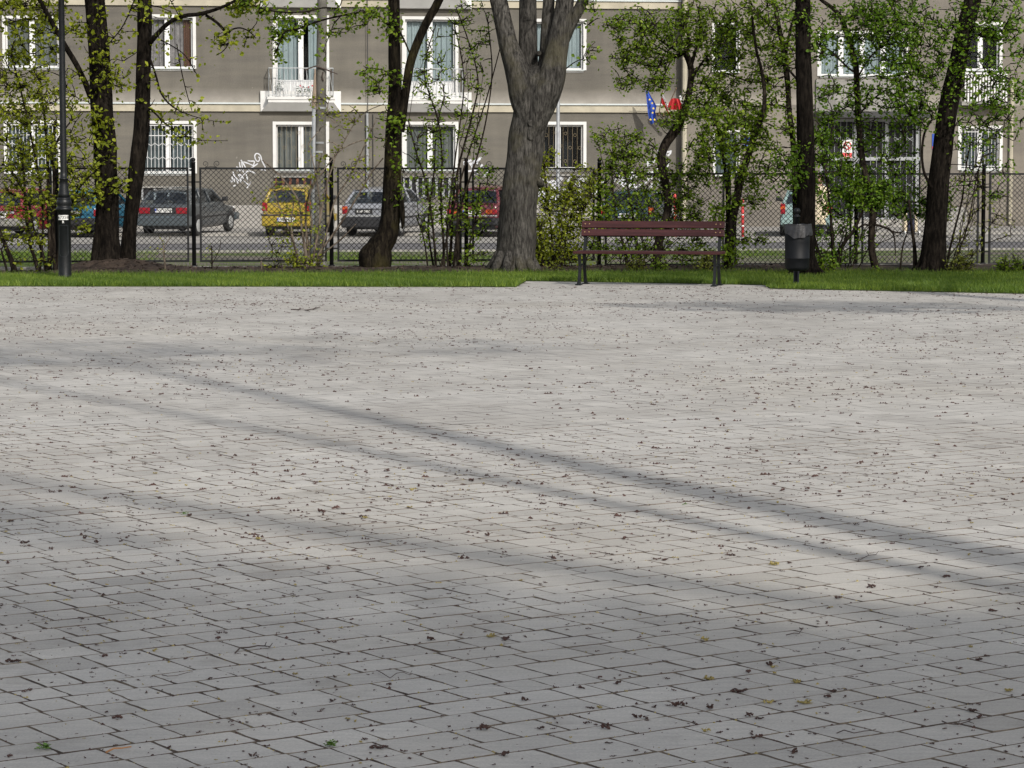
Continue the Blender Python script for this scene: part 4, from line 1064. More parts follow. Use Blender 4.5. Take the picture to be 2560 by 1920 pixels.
car('parked_car', 'mustard yellow small hatchback with rounded tail lights parked left of the utility pole', 716, 592, 9, 1.5, cYel,
    dict(L=3.5, W=1.46, H=1.47, belt=.98, gh=(.06, .26, 2.25, 2.85), lamp=(.555, .715, .74, .985), plate=(.02, .50, 'w', 'WX 54507'), platey=-.11, bump=(.30, .66), bmat=cYel, rub=1, bp=1.55, three=1, cp=.085, mmat=M['black'], amber=(.2, .8, .1, .35),
         strips=[(-.5, .5, .69, .705, M['black'], 'tailgate_seam')]))
car('parked_car', 'silver grey liftback with a black plate partly behind the bent trunk', 919, 592, 15.5, 1.6, cSil,
    dict(L=3.95, W=1.60, H=1.41, belt=.94, gh=(.12, .52, 2.35, 2.9), lamp=(.60, .765, .66, .88), plate=(-.10, .73, 'k', 'KAP 0908'), bump=(.26, .57), amber=(.0, .9, .6, .95),
         strips=[(-.6, .6, .79, .815, M['black'], 'badge_strip'), (-.6, .6, .585, .62, M['hub'], 'bright_strip')]))
car('parked_car', 'wine red saloon with orange indicators left of the thick grey trunk', 1180, 593, 14, 1.5, cWine,
    dict(L=4.1, W=1.58, H=1.45, belt=.96, gh=(.35, .75, 2.35, 2.95), deck=1, lamp=(.42, .74, .66, .80), amber=(.0, .6, .05, .95), plate=(0, .72, 'w', 'WN 4521'), mmat=M['black'], strips=[(-.74, .74, .60, .63, M['hub'], 'bright_strip')]))
car('parked_car', 'blue black hatchback almost hidden by the bush behind the bench', 1567, 593, 12, 1.5, cBlk,
    dict(L=3.9, W=1.6, H=1.36, belt=.88, gh=(.10, .55, 2.35, 2.9), lamp=(.62, .77, .64, .86), amber=(.0, 1, .4, .95), plate=(0, .62, 'w', 'WF 8832'), mmat=M['black']))
car('parked_car', 'mint grey small car behind the litter bin and the person', 2015, 592, 7, 1.5, cMint,
    dict(L=3.6, W=1.50, H=1.38, belt=.94, gh=(.10, .4, 2.2, 2.75), lamp=(.60, .74, .66, .96), amber=(.0, 1, .45, .75), plate=(0, .62, 'w', 'WI 3360'), bmat=cMint, mmat=M['black']))

# ------------------------------------------------------------------ bollards
for (px, y0, y1, lab) in ((1857, 497, 592, 'red and white bollard post left of the litter bin, leaning slightly'), (1688, 484, 592, 'red and white bollard post hidden in leaves above the bench')):
    g = gnd(px, y1, ZS); bo = empty('bollard', g, (0, R(-.8), 0)); tag(bo, lab, 'bollard', 'red bollards along the parking bay')
    h = (y1 - y0) / 86.5; mb = MB(); mb.lathe([(.042, 0), (.042, h - .04), (.034, h - .012), (.012, h)], (0, 0), 12); pl_ = mb.build('post', M['bollard'], bo, smooth=True)
    for zz in (.30, .62, .94):
        if zz < h - .1:
            mb = MB(); mb.lathe([(.0425, zz), (.0435, zz), (.0435, zz + .035), (.0425, zz + .035)], (0, 0), 12); mb.build('band', M['plate_w'], pl_)
# concrete blocks on the pavement at the right
g = gnd(2390, 588, ZS + .08)
cbk = empty('concrete_block', g); tag(cbk, 'pale concrete block standing on the pavement at the far right', 'concrete block')
mb = MB(); mb.rbox(-.30, .30, 0, .5, 0, .78, .03, 2); mb.rbox(-.34, .34, -.04, .54, 0, .10, .02, 2); mb.build('block', M['kerb'], cbk)
g = gnd(2480, 600, ZS)
# ------------------------------------------------------------------ pushchair between the trunks
g = gnd(2277, 592, ZS); pc = empty('pushchair', g, (0, 0, R(8))); tag(pc, 'dark navy pushchair with cream side panels left of the leaning trunk', 'pushchair')
mb = MB(); mb.rbox(-.10, .10, -.05, .30, .16, .62, .04, 2); mb.rbox(-.09, .09, .18, .28, .55, .78, .03, 2); mb.build('seat', pm('navy_cloth', (.02, .022, .045), .85), pc)
for s in (-1, 1):
    mb = MB(); a, c = sorted((s * .11, s * .20)); mb.rbox(a, c, -.02, .24, .14, .70, .03, 2); mb.build('side_panel', M['coat'], pc)
    mb = MB(); mb.tube([(Vector((s * .16, .22, .55)), .012), (Vector((s * .17, .40, .82)), .012), (Vector((s * .15, .50, .86)), .012)], 6); mb.build('handle', M['black'], pc)
    for y in (-.12, .30):
        mb = MB(); Mw = Matrix.Translation((s * .21, y, .085)) @ Matrix.Rotation(math.pi / 2, 4, 'Y'); mb.lathe([(.03, -.02), (.085, -.02), (.085, .02), (.03, .02)], (0, 0), 14); mb.v = [tuple(Mw @ Vector(v)) for v in mb.v]; mb.build('wheel', M['plate_w'], pc)
mb = MB()
for y in (-.12, .30): mb.tube([(Vector((-.22, y, .09)), .022), (Vector((.22, y, .09)), .022)], 6)
mb.tube([(Vector((0, -.12, .09)), .02), (Vector((0, .30, .09)), .02)], 6); mb.box(-.12, .12, -.06, .26, .10, .15); mb.build('axle_frame', M['black'], pc)

# ------------------------------------------------------------------ person on the pavement
def skin(name, V, E, mat, parent, sub=2, root=0):
    me = bpy.data.meshes.new(name); me.from_pydata([v[:3] for v in V], E, []); o = bpy.data.objects.new(name, me); COL.objects.link(o)
    md = o.modifiers.new('s', 'SKIN'); md.branch_smoothing = .5
    sv = me.skin_vertices[0].data
    for i, v in enumerate(V): sv[i].radius = (v[3], v[4] if len(v) > 4 else v[3]); sv[i].use_root = (i == root)
    o.modifiers.new('b', 'SUBSURF').levels = sub; o.modifiers['b'].render_levels = sub
    dg = bpy.context.evaluated_depsgraph_get(); dg.update(); m2 = bpy.data.meshes.new_from_object(o.evaluated_get(dg))
    bpy.data.objects.remove(o); m2.materials.clear(); m2.materials.append(mat)
    for p in m2.polygons: p.use_smooth = True
    q = bpy.data.objects.new(name, m2); COL.objects.link(q); q.parent = parent; return q
g = gnd(2050, 592, ZS); per = empty('person', g, (0, 0, R(-20))); tag(per, 'person in a long cream coat standing at the mint grey car', 'person')
V = [(0, 0, .93, .13, .10), (0, 0, 1.12, .12, .09), (0, .0, 1.32, .15, .10), (0, .01, 1.44, .07, .06), (0, -.005, 1.52, .052, .055), (0, -.02, 1.60, .072, .088), (0, -.015, 1.68, .074, .092), (0, .0, 1.74, .045, .055)]
E = [(i, i + 1) for i in range(7)]
for s in (-1, 1):
    i = len(V); V += [(s * .17, .01, 1.40, .058), (s * .235, .03, 1.12, .044), (s * .22, -.07, .90, .032), (s * .215, -.09, .85, .027, .036), (s * .215, -.10, .80, .020, .036)]
    E += [(2, i), (i, i + 1), (i + 1, i + 2), (i + 2, i + 3), (i + 3, i + 4)]
    for f in range(4):
        j = len(V); yy = -.135 + .024 * f; V += [(s * .215, yy, .765, .0085), (s * .208, yy - .005, .735, .008), (s * .20, yy - .002, .710 + .008 * abs(f - 1.5), .0075)]; E += [(i + 4, j), (j, j + 1), (j + 1, j + 2)]
    j = len(V); V += [(s * .20, -.145, .80, .0095), (s * .192, -.158, .765, .008)]; E += [(i + 3, j), (j, j + 1)]
    j = len(V); V += [(s * .09, 0, .85, .085), (s * .10, -.01, .48, .058), (s * .10, .02, .10, .042), (s * .105, -.05, .045, .038), (s * .11, -.15, .035, .034, .028)]
    E += [(0, j), (j, j + 1), (j + 1, j + 2), (j + 2, j + 3), (j + 3, j + 4)]
    j = len(V); V += [(s * .075, -.015, 1.625, .012), (s * .085, -.005, 1.63, .014)]; E += [(5, j), (j, j + 1)]
j = len(V); V += [(0, -.108, 1.615, .012), (0, -.125, 1.605, .010)]; E += [(5, j), (j, j + 1)]
bodyo = skin('body', V, E, M['skin'], per)
# face marks: eyes, brows, mouth
fm = MB()
for s in (-1, 1): fm.lathe([(.001, 1.643), (.010, 1.646), (.010, 1.654), (.001, 1.657)], (s * .03, -.098), 8)
fm.build('eye', M['black'], bodyo)
fm = MB(); fm.rbox(-.024, .024, -.112, -.098, 1.573, 1.583, .003, 1); fm.build('mouth', pm('lips', (.35, .10, .09), .5), bodyo)
hm = MB(); prof = [(.098, 1.57), (.105, 1.64), (.104, 1.70), (.085, 1.755), (.045, 1.785), (.005, 1.79)]
hm.lathe(prof, (0, .022), 20, rf=lambda a, z: (.80 if math.sin(a) < -.45 and z < 1.70 else 1) * (1 + .03 * math.sin(a * 9))); hm.build('hair', M['hair'], per, smooth=True)
cm = MB(); n = 28; prof = [(.085, .065, 1.47), (.15, .10, 1.45), (.205, .125, 1.40), (.205, .14, 1.25), (.18, .135, 1.08), (.20, .16, .90), (.225, .19, .62), (.24, .21, .36), (.232, .203, .355)]
for (a_, b_, z) in prof:
    for i in range(n): an = 2 * math.pi * i / n; f = 1 + (.04 * math.sin(an * 6 + z * 3) * max(0, 1.1 - z)); cm.v.append((a_ * f * math.cos(an), b_ * f * math.sin(an) + .005, z))
for j in range(len(prof) - 1):
    for i in range(n): a = j * n + i; b = j * n + (i + 1) % n; cm.f.append((a, b, b + n, a + n)); cm.m.append(0)
cm.build('coat', M['coat'], per, smooth=True)
for s in (-1, 1):
    sm = MB(); sm.tube([(Vector((s * .16, .01, 1.42)), .075), (Vector((s * .205, .02, 1.28)), .072), (Vector((s * .24, .03, 1.12)), .062), (Vector((s * .232, -.03, 1.0)), .056), (Vector((s * .222, -.068, .905)), .05)], 12); sm.build('sleeve', M['coat'], per, smooth=True)
    sm = MB(); sm.rbox(s * .108 - .05, s * .108 + .05, -.20, .08, 0, .09, .03, 2); sm.tube([(Vector((s * .10, .015, .06)), .055), (Vector((s * .10, .0, .40)), .075)], 12); sm.build('boot', M['trouser'], per)
bg_ = MB(); bg_.tube([(Vector((-.10, -.125, 1.44)), .012), (Vector((.02, -.16, 1.2)), .012), (Vector((.16, -.155, 1.0)), .012)], 6); bg_.build('shoulder_strap', M['trouser'], per)

# ------------------------------------------------------------------ flags on the facade
def flag(px_tip, py_tip, px_h, py_h, label, outline, stripes, name='flag'):
    """staff from a holder on the wall out to the tip; cloth hangs in folds from the outer half"""
    hu, hz = onw(px_h, py_h, WB - .1); tu, tz = onw(px_tip, py_tip, WB - 1.15)
    root = empty(name, S(hu, WB - .06, hz), (0, 0, TH)); tag(root, label, 'flag', 'flags on the facade')
    tip = Vector((tu - hu, -1.09, tz - hz)); mb = MB(); mb.tube([(Vector((0, 0.06, 0)), .016), (tip, .014)], 6); mb.lathe([(.03, 0), (.03, .1)], (0, 0.02), 8); st_ = mb.build('staff', M['pole_w'], root)
    for (poly, mat, nm, ph) in stripes:
        mb = MB(); cols, rws = 10, 14
        A, B = poly                                         # left edge, right edge as lists of photo pixels, top to bottom
        def lerp(Lst, t):
            t *= len(Lst) - 1; i = min(int(t), len(Lst) - 2); f = t - i; return (Lst[i][0] + (Lst[i + 1][0] - Lst[i][0]) * f, Lst[i][1] + (Lst[i + 1][1] - Lst[i][1]) * f)
        for j in range(rws + 1):
            t = j / rws; l = lerp(A, t); r = lerp(B, t)
            for i in range(cols + 1):
                s = i / cols; px = l[0] + (r[0] - l[0]) * s; py = l[1] + (r[1] - l[1]) * s
                dep = .95 - .25 * t
                u_, z_ = onw(px, py, WB - dep); mb.v.append((u_ - hu, -dep + .06 + .07 * math.sin(s * 9 + ph + t * 2) * (.3 + t), z_ - hz))
        for j in range(rws):
            for i in range(cols): a = j * (cols + 1) + i; mb.f.append((a, a + 1, a + cols + 2, a + cols + 1)); mb.m.append(0)
        cl = mb.build(nm, mat, root, smooth=True)
    return root, cl
fb, cl = flag(1613, 218, 1640, 283, 'deep blue flag with gold stars hanging limp, leftmost of three', None,
     [(([(1613, 219), (1617, 252), (1620, 280), (1624, 300), (1628, 312)], [(1616, 219), (1630, 245), (1641, 265), (1637, 282), (1641, 300)]), M['flag_b'], 'cloth', 0)])
mb = MB()
hu, hz = onw(1640, 283, WB - .1)
for (px, py) in ((1624, 249), (1630, 258), (1633, 271), (1631, 282), (1626, 299), (1636, 299)):
    u_, z_ = onw(px, py, WB - .97); c = Vector((u_ - hu, -.97 + .02, z_ - hz))
    mb = MB(); mb.face([c + Vector((.045 * (1 if q % 2 == 0 else .42) * math.sin(q * math.pi / 5), 0, .045 * (1 if q % 2 == 0 else .42) * math.cos(q * math.pi / 5))) for q in range(10)]); mb.build('star', M['star'], cl)
flag(1657, 225, 1648, 288, 'white and red flag hanging narrow, middle one of three', None,
     [(([(1655, 228), (1655, 244), (1661, 256), (1668, 274)], [(1658, 228), (1659, 240), (1666, 256), (1671, 276)]), M['flag_w'], 'white_stripe', 1),
      (([(1654, 245), (1653, 258), (1660, 266), (1672, 286), (1677, 297)], [(1656, 244), (1661, 256), (1668, 274), (1676, 290), (1683, 298)]), M['flag_r'], 'red_stripe', 2)])
flag(1691, 220, 1660, 290, 'red and white flag billowing open, rightmost of three', None,
     [(([(1678, 247), (1672, 258), (1670, 268), (1672, 274)], [(1686, 245), (1694, 252), (1692, 262), (1692, 275)]), M['flag_r'], 'red_stripe', 0),
      (([(1686, 245), (1692, 262), (1696, 278), (1702, 287)], [(1698, 248), (1703, 260), (1708, 272), (1711, 276)]), M['flag_r'], 'red_fold', 1),
      (([(1697, 240), (1700, 254), (1704, 264), (1711, 276)], [(1703, 238), (1708, 254), (1712, 264), (1713, 274)]), M['flag_w'], 'white_stripe', 2)])

# ------------------------------------------------------------------ signs on the facade
def plaque(name, label, cat, x0, x1, y0, y1, yoff, mat):
    a, b, c, d = rect(x0, x1, y0, y1); o_ = S((a + b) / 2, WB + YR - yoff, c - .10)
    r_ = empty(name, o_, (0, 0, TH)); tag(r_, label, cat); w2 = (b - a) / 2
    mb = MB(); mb.box(-w2, w2, 0, .02, 0, d - c); return r_, mb.build('panel', mat, r_), w2, d - c
r_, p_, w2, h = plaque('prohibition_sign', 'white sign with red prohibition ring on the barred entrance', 'sign', 2101, 2125, 350, 396, -.01, M['plate_w'])
mb = MB(); zc = h * .68; rr = w2 * .74
mb.tube([(Vector((rr * math.cos(t), -.004, zc + rr * math.sin(t))), .022) for t in np.linspace(0, 2 * math.pi, 25)], 5); mb.tube([(Vector((-rr * .68, -.004, zc + rr * .68)), .018), (Vector((rr * .68, -.004, zc - rr * .68)), .018)], 5); mb.build('ring', M['bollard'], p_)
mb = MB(); mb.box(-rr * .7, rr * .6, -.003, -.001, zc - .02, zc + .015); mb.build('pictogram', M['plate_k'], p_)
mb = MB(); mb.box(-w2 * .96, w2 * .96, -.004, -.001, h * .04, h * .30); rb = mb.build('red_band', M['bollard'], p_)
mb = MB(); mb.box(-w2 * .5, w2 * .4, -.006, -.0045, h * .10, h * .12); mb.build('text_line', M['plate_w'], rb)
r_, p_, w2, h = plaque('blue_plaque', 'blue and white plaque on the pale wing left of the entrance', 'sign', 1855, 1870, 308, 366, .03, M['plate_w'])
mb = MB(); mb.box(-w2 * .95, w2 * .95, -.004, -.001, h * .02, h * .42); mb.build('blue_field', M['flag_b'], p_)
r_, p_, w2, h = plaque('house_number_plate', 'small blue and red plate on the wall right of the entrance', 'sign', 2324, 2335, 335, 374, .03, M['flag_b'])
mb = MB(); mb.box(-w2 * .95, w2 * .95, -.004, -.001, h * .02, h * .2); mb.build('red_field', M['bollard'], p_)

# ------------------------------------------------------------------ things on the balconies
def bpt(px, D=.30): u_ = onw(px, 230, WB - D)[0]; return S(u_, WB - D, B3[2] - .10)
def pot(px, D, label, leaf, flower=None, h=.22):
    r_ = empty('flower_pot', bpt(px, D)); tag(r_, label, 'flower pot', 'pots on the balcony left of the utility pole')
    mb = MB(); mb.lathe([(.06, 0), (.075, .10), (.085, .11), (.085, .125), (.07, .125), (.06, .09)], (0, 0), 14); mb.build('pot', M['plaster'], r_)
    mb = MB(); rr = random.Random(px)
    for _ in range(leaf):
        p = Vector((rr.gauss(0, .07), rr.gauss(0, .06), .14 + abs(rr.gauss(0, .5)) * h)); d = Vector((rr.gauss(0, 1), rr.gauss(0, 1), rr.gauss(.5, .6))).normalized() * .05; s_ = d.cross(Vector((rr.random(), rr.random(), rr.random()))).normalized() * .018
        mb.face([p, p + d * .5 + s_, p + d, p + d * .5 - s_])
    mb.build('foliage', M['leaf_pot'], r_)
    if flower:
        for q in range(2):
            mb = MB(); c = Vector((rr.gauss(0, .05), rr.gauss(0, .04), .17 + h * (.7 + .2 * q)))
            for i in range(6): a = i * math.pi / 3; mb.face([c, c + Vector((.03 * math.cos(a), -.01, .03 * math.sin(a))), c + Vector((.03 * math.cos(a + 1), -.012, .03 * math.sin(a + 1)))])
            mb.build('blossom', M['petal'], r_)
pot(696, .34, 'bushy dark green plant in a pot at the left end of the balcony', 90, None, .45)
pot(748, .36, 'white pot with a red flower in the middle of the balcony floor', 40, 1); pot(762, .38, 'leafy white pot without flowers beside the red one', 35); pot(773, .36, 'white pot with red flowers beside the utility pole', 40, 1)
st_ = empty('plant_stand', bpt(706, .22)); tag(st_, 'small white stool behind the balcony railing', 'stool')
mb = MB(); mb.rbox(-.13, .13, -.1, .1, .46, .49, .01, 1); mb.build('seat', M['white'], st_)
for sx in (-1, 1):
    for sy in (-1, 1): mb = MB(); mb.tube([(Vector((sx * .13, sy * .1, 0)), .013), (Vector((sx * .10, sy * .08, .46)), .013)], 6); mb.build('leg', M['white'], st_)
# ------------------------------------------------------------------ trees and shrubs
DENS = 2.2
class Leaves:
    def __init__(s, seed): s.c = []; s.d = []; s.n = []; s.L = []; s.t = []; s.g = random.Random(seed)
    def add(s, p, d, L, tone):
        g = s.g; n = Vector((g.gauss(0, 1), g.gauss(0, 1), g.gauss(.6, .8)))
        s.c.append(p); s.d.append(d); s.n.append(n); s.L.append(L); s.t.append(tone)
    def build(s, name, mat, parent, org, wide=.36, tw=None, twm=None):
        if not s.c: return
        c = np.array([tuple(p) for p in s.c]) - np.array(tuple(org)); d = np.array([tuple(p) for p in s.d]); n = np.array([tuple(p) for p in s.n]); L = np.array(s.L)[:, None]
        d /= np.linalg.norm(d, axis=1)[:, None] + 1e-9
        side = np.cross(d, n); side /= np.linalg.norm(side, axis=1)[:, None] + 1e-9
        up = np.cross(side, d)
        k = len(c); v = np.zeros((k, 6, 3))
        v[:, 0] = c; v[:, 1] = c + d * L * .35 + side * L * wide + up * L * .08; v[:, 2] = c + d * L * .72 + side * L * wide * .7 + up * L * .05
        v[:, 3] = c + d * L - up * L * .06; v[:, 4] = c + d * L * .72 - side * L * wide * .7 + up * L * .05; v[:, 5] = c + d * L * .35 - side * L * wide + up * L * .08
        mb = MB(); mb.v = v.reshape(-1, 3).tolist()
        f = []; t = []
        for i in range(k): q = 6 * i; f.append((q, q + 1, q + 2, q + 3)); f.append((q, q + 3, q + 4, q + 5)); t += [s.t[i]] * 2
        mb.f = f; mb.m = [0] * len(f)
        if tw is not None and tw.v:
            q = len(mb.v); mb.v += [(a[0] - org[0], a[1] - org[1], a[2] - org[2]) for a in tw.v]; mb.f += [tuple(q + i for i in ff) for ff in tw.f]; mb.m += [1] * len(tw.f); t += [.5] * len(tw.f); mat = [mat, twm]
        return mb.build(name, mat, parent, tone=t)
def curve(a, b, n, bend, g, sag=0):
    a = Vector(a); b = Vector(b); L = (b - a).length
    o = Vector((g.gauss(0, 1), g.gauss(0, 1), g.gauss(0, 1))) * L * bend
    P = []
    for i in range(n + 1):
        t = i / n; P.append(a.lerp(b, t) + o * (4 * t * (1 - t)) + Vector((0, 0, sag * L * 4 * t * (1 - t))) + Vector((g.gauss(0, 1), g.gauss(0, 1), g.gauss(0, 1))) * L * .018 * (0 < i < n))
    return P
class Plant:
    """bark goes into one 'trunk'/'stems' mesh, leaves into one 'crown' mesh; both children of an Empty at the base"""
    def __init__(s, name, label, cat, base, bark, leafm, seed, leaf=.05, group=None, stemname='trunk', crown='crown'):
        s.base = Vector(base); s.root = empty(name, s.base); tag(s.root, label, cat, group)
        s.mb = MB(); s.tw = MB(); s.lv = Leaves(seed); s.g = random.Random(seed); s.nodes = []; s.bark, s.leafm, s.leaf = bark, leafm, leaf; s.dens = DENS * (1.3 if leafm.name in ('leaf_deep_green', 'leaf_mid_green') and base[0] > 2 else 1); s.sn, s.cn = stemname, crown
    def limb(s, px, Y, sides=10, dY=0.0, rough=.06, attach=True, dens=4):
        """px: [(px,py,r_px)] measured in the photograph; Y distance; dY drifts in depth along the limb"""
        P = []; n = len(px); k = Y / FPX
        for i in range(n - 1):
            p0, p1, p2, p3 = px[max(i - 1, 0)], px[i], px[i + 1], px[min(i + 2, n - 1)]
            for t in np.linspace(0, 1, dens, endpoint=False):
                q = [.5 * (2 * p1[j] + (p2[j] - p0[j]) * t + (2 * p0[j] - 5 * p1[j] + 4 * p2[j] - p3[j]) * t * t + (3 * p1[j] - p0[j] - 3 * p2[j] + p3[j]) * t ** 3) for j in range(3)]
                P.append((q, (i + t) / (n - 1)))
        P.append((px[-1], 1.0))
        ph = s.g.random() * 9
        pts = [(at(q[0], q[1], Y + dY * t), max(.003, q[2] * k)) for q, t in P]
        def rf(kk, an, p): return 1 + rough * (math.sin(an * 3 + p.z * 2.3 + ph) + .6 * math.sin(an * 5 - p.z * 5.1 + ph * 2) + .35 * math.sin(an * 9 + p.z * 11))
        s.mb.tube(pts, sides, rf=rf if sides >= 8 else None)
        if attach:
            for p, r in pts: s.nodes.append((p, r))
        return pts
    def stem(s, a, b, r0, r1, bend=.06, n=8, sides=5, sag=0):
        P = curve(a, b, n, bend, s.g, sag)
        s.mb.tube([(p, r0 + (r1 - r0) * i / n) for i, p in enumerate(P)], sides)
        for i, p in enumerate(P):
            if i >= 2: s.nodes.append((p, r0 + (r1 - r0) * i / n))
    def spray(s, target, nleaf, L=.3, droop=.25):
        """a twig from the nearest limb towards target, leaves along its outer half"""
        g = s.g; best = None; bd = 1e9
        for p, r in s.nodes:
            d = (p - target).length + max(0, p.z - target.z) * .6
            if d < bd: bd = d; best = p
        if best is None: best = target - Vector((0, 0, .3))
        P = curve(best, target, 4, .10, g, .05)
        s.tw.tube([(p, .007 * (1 - i / 5) + .0025 + min(.006, bd * .004)) for i, p in enumerate(P)], 3, cap=False)
        if bd > .25:
            for p in P[2:]: s.nodes.append((p, .004))
        for _ in range(nleaf):
            t = g.random() ** .6; i = min(3, int(t * 4)); p = P[i].lerp(P[i + 1], t * 4 - i) + Vector((g.gauss(0, 1), g.gauss(0, 1), g.gauss(0, 1))) * .055 * (s.leaf / .05) * .9
            d = Vector((g.gauss(0, 1), g.gauss(0, 1), g.gauss(-droop, .6)))
            s.lv.add(p, d, s.leaf * g.uniform(.6, 1.3), min(1, max(0, g.gauss(.5, .24))))
    def cloud(s, vols, Y, per=7):
        """vols: (px,py,rx,ry, depth radius m, sprays) ellipsoids of foliage"""
        g = s.g
        T = []
        for (px, py, rx, ry, rd, n) in vols:
            for _ in range(int(n * s.dens)):
                while True:
                    a, b, c = g.uniform(-1, 1), g.uniform(-1, 1), g.uniform(-1, 1)
                    if a * a + b * b + c * c < 1: break
                T.append(at(px + a * rx * 1.18, py + b * ry * 1.18, Y + c * rd))
        ref = s.base
        n0 = len(T)
        T.sort(key=lambda p: min((p - q).length for q, r in s.nodes[::6]) if s.nodes else (p - ref).length)
        for p in T: s.spray(p, max(2, int(g.gauss(per, 2))))
    def along(s, px, Y, n, spread=14, per=5, dY=0):
        g = s.g
        for _ in range(n):
            t = g.random() * (len(px) - 1); i = min(int(t), len(px) - 2); f = t - i
            x = px[i][0] + (px[i + 1][0] - px[i][0]) * f; y = px[i][1] + (px[i + 1][1] - px[i][1]) * f
            s.spray(at(x + g.gauss(0, spread), y + abs(g.gauss(0, spread)) * .9 - spread * .35, Y + dY * t / (len(px) - 1) + g.gauss(0, .15)), max(2, int(g.gauss(per, 1.5))))
    def flare(s, px, py, Y, r, n, hgt=.25):
        c = at(px, py, Y)
        for i in range(n):
            a = 2 * math.pi * i / n + s.g.uniform(-.25, .25); o = Vector((math.cos(a), math.sin(a), 0)); L = r * s.g.uniform(1.25, 1.6)
            s.mb.tube([(c + o * r * .55 + Vector((0, 0, hgt * s.g.uniform(.8, 1.3))), r * .22), (c + o * r * .92 + Vector((0, 0, hgt * .35)), r * .27), (c + o * L + Vector((0, 0, .0)), r * .22), (c + o * L * 1.2 + Vector((0, 0, -.05)), r * .12)], 8)
    def done(s, smooth=True):
        if s.mb.v: s.trunk = s.mb.build(s.sn, s.bark, s.root, org=s.base, smooth=smooth)
        s.lv.build(s.cn, s.leafm, s.root, s.base, tw=s.tw, twm=s.bark if s.bark.name != 'grey_fissured_bark' else M['bark_thin'])
        return s.root

GT = 'trees along the fence'
# twin trunk on the bark mound at the left
Y1 = 40.05
t = Plant('tree', 'dark twin trunked tree on a bark mound right of the lamp post', 'tree', at(270, 668, Y1), M['bark_dark'], M['L_yel'], 31, .074, GT)
t.limb([(262, 690, 42), (266, 668, 37), (267, 630, 34), (266, 580, 30), (268, 500, 28), (265, 430, 29), (264, 360, 28.5), (256, 300, 27.5), (252, 230, 27), (248, 150, 26), (243, 80, 25.5), (238, 0, 24.5), (230, -110, 22), (215, -230, 17)], Y1, 22, rough=.05, dens=7)
t.limb([(241, 690, 20), (243, 650, 18), (246, 600, 14), (252, 540, 10)], Y1 - .1, 12, rough=.09)
t.limb([(324, 690, 27), (321, 668, 23), (322, 620, 19), (326, 560, 17.5), (334, 480, 18.5), (344, 400, 20), (351, 350, 20), (355, 290, 19), (359, 200, 18.5), (361, 100, 18), (361, 0, 17.5), (362, -120, 16), (370, -240, 12)], Y1 + .25, 20, rough=.05, dens=7)
t.limb([(228, 242, 9), (212, 205, 7.5), (190, 160, 7), (160, 110, 6.5), (130, 55, 6), (102, 5, 5.5), (70, -60, 5)], Y1 - .1, 8, dY=-.8)
b1 = [(374, 108, 7), (398, 80, 6), (424, 56, 5.5), (460, 40, 5.3), (500, 35, 5), (550, 20, 4), (595, -2, 3.5), (660, -40, 3)]; t.limb(b1, Y1 + .2, 7, dY=-.6)
b2 = [(514, 38, 4), (540, 55, 4), (557, 72, 4), (568, 84, 4), (580, 74, 2.4), (600, 70, 2), (622, 78, 1.6), (640, 96, 1)]; t.limb(b2, Y1 - .1, 5)
b3 = [(376, 150, 3), (390, 190, 2.6), (402, 232, 2.6), (428, 264, 2.2), (470, 286, 1.4), (520, 300, .8), (566, 306, .6)]; t.limb(b3, Y1 + .1, 5)
b4 = [(372, 268, 3), (392, 288, 2.4), (412, 308, 2), (450, 332, 1.5), (500, 350, 1), (570, 352, .8)]; t.limb(b4, Y1 + .1, 5)
b5 = [(398, 98, 1.8), (430, 115, 1.4), (464, 140, 1.2), (494, 190, 1)]; t.limb(b5, Y1 + .1, 4)
b6 = [(442, 110, 1.4), (452, 170, 1.4), (466, 230, 1.2), (480, 277, 1)]; t.limb(b6, Y1 + .1, 4)
b7 = [(340, -10, 1.8), (310, 60, 1.6), (275, 105, 1.3), (235, 140, 1.3)]; t.limb(b7, Y1 - .5, 4)
t.flare(262, 674, Y1, .22, 7); t.flare(321, 674, Y1 + .25, .14, 6, .18)
for b, n, s_ in ((b1, 22, 18), (b2, 12, 20), (b3, 14, 14), (b4, 15, 12), (b5, 8, 12), (b6, 4, 12)): t.along(b, Y1 + .1, n, s_, 5)
t.cloud([(40, 20, 120, 50, .6, 55), (110, 80, 90, 60, .6, 34), (270, 190, 60, 35, .5, 14), (260, 160, 50, 20, .5, 6), (265, 345, 40, 50, .4, 16), (300, 460, 30, 40, .4, 9), (245, 300, 30, 30, .4, 6), (380, 20, 70, 30, .6, 8), (455, 320, 60, 30, .3, 7), (545, 105, 25, 30, .3, 8), (610, 20, 50, 20, .4, 10), (300, 110, 50, 50, .5, 8), (230, 75, 40, 60, .5, 10), (100, -120, 220, 90, 1.5, 60), (400, -150, 220, 100, 1.5, 60)], Y1 - .25, 6)
t.done()
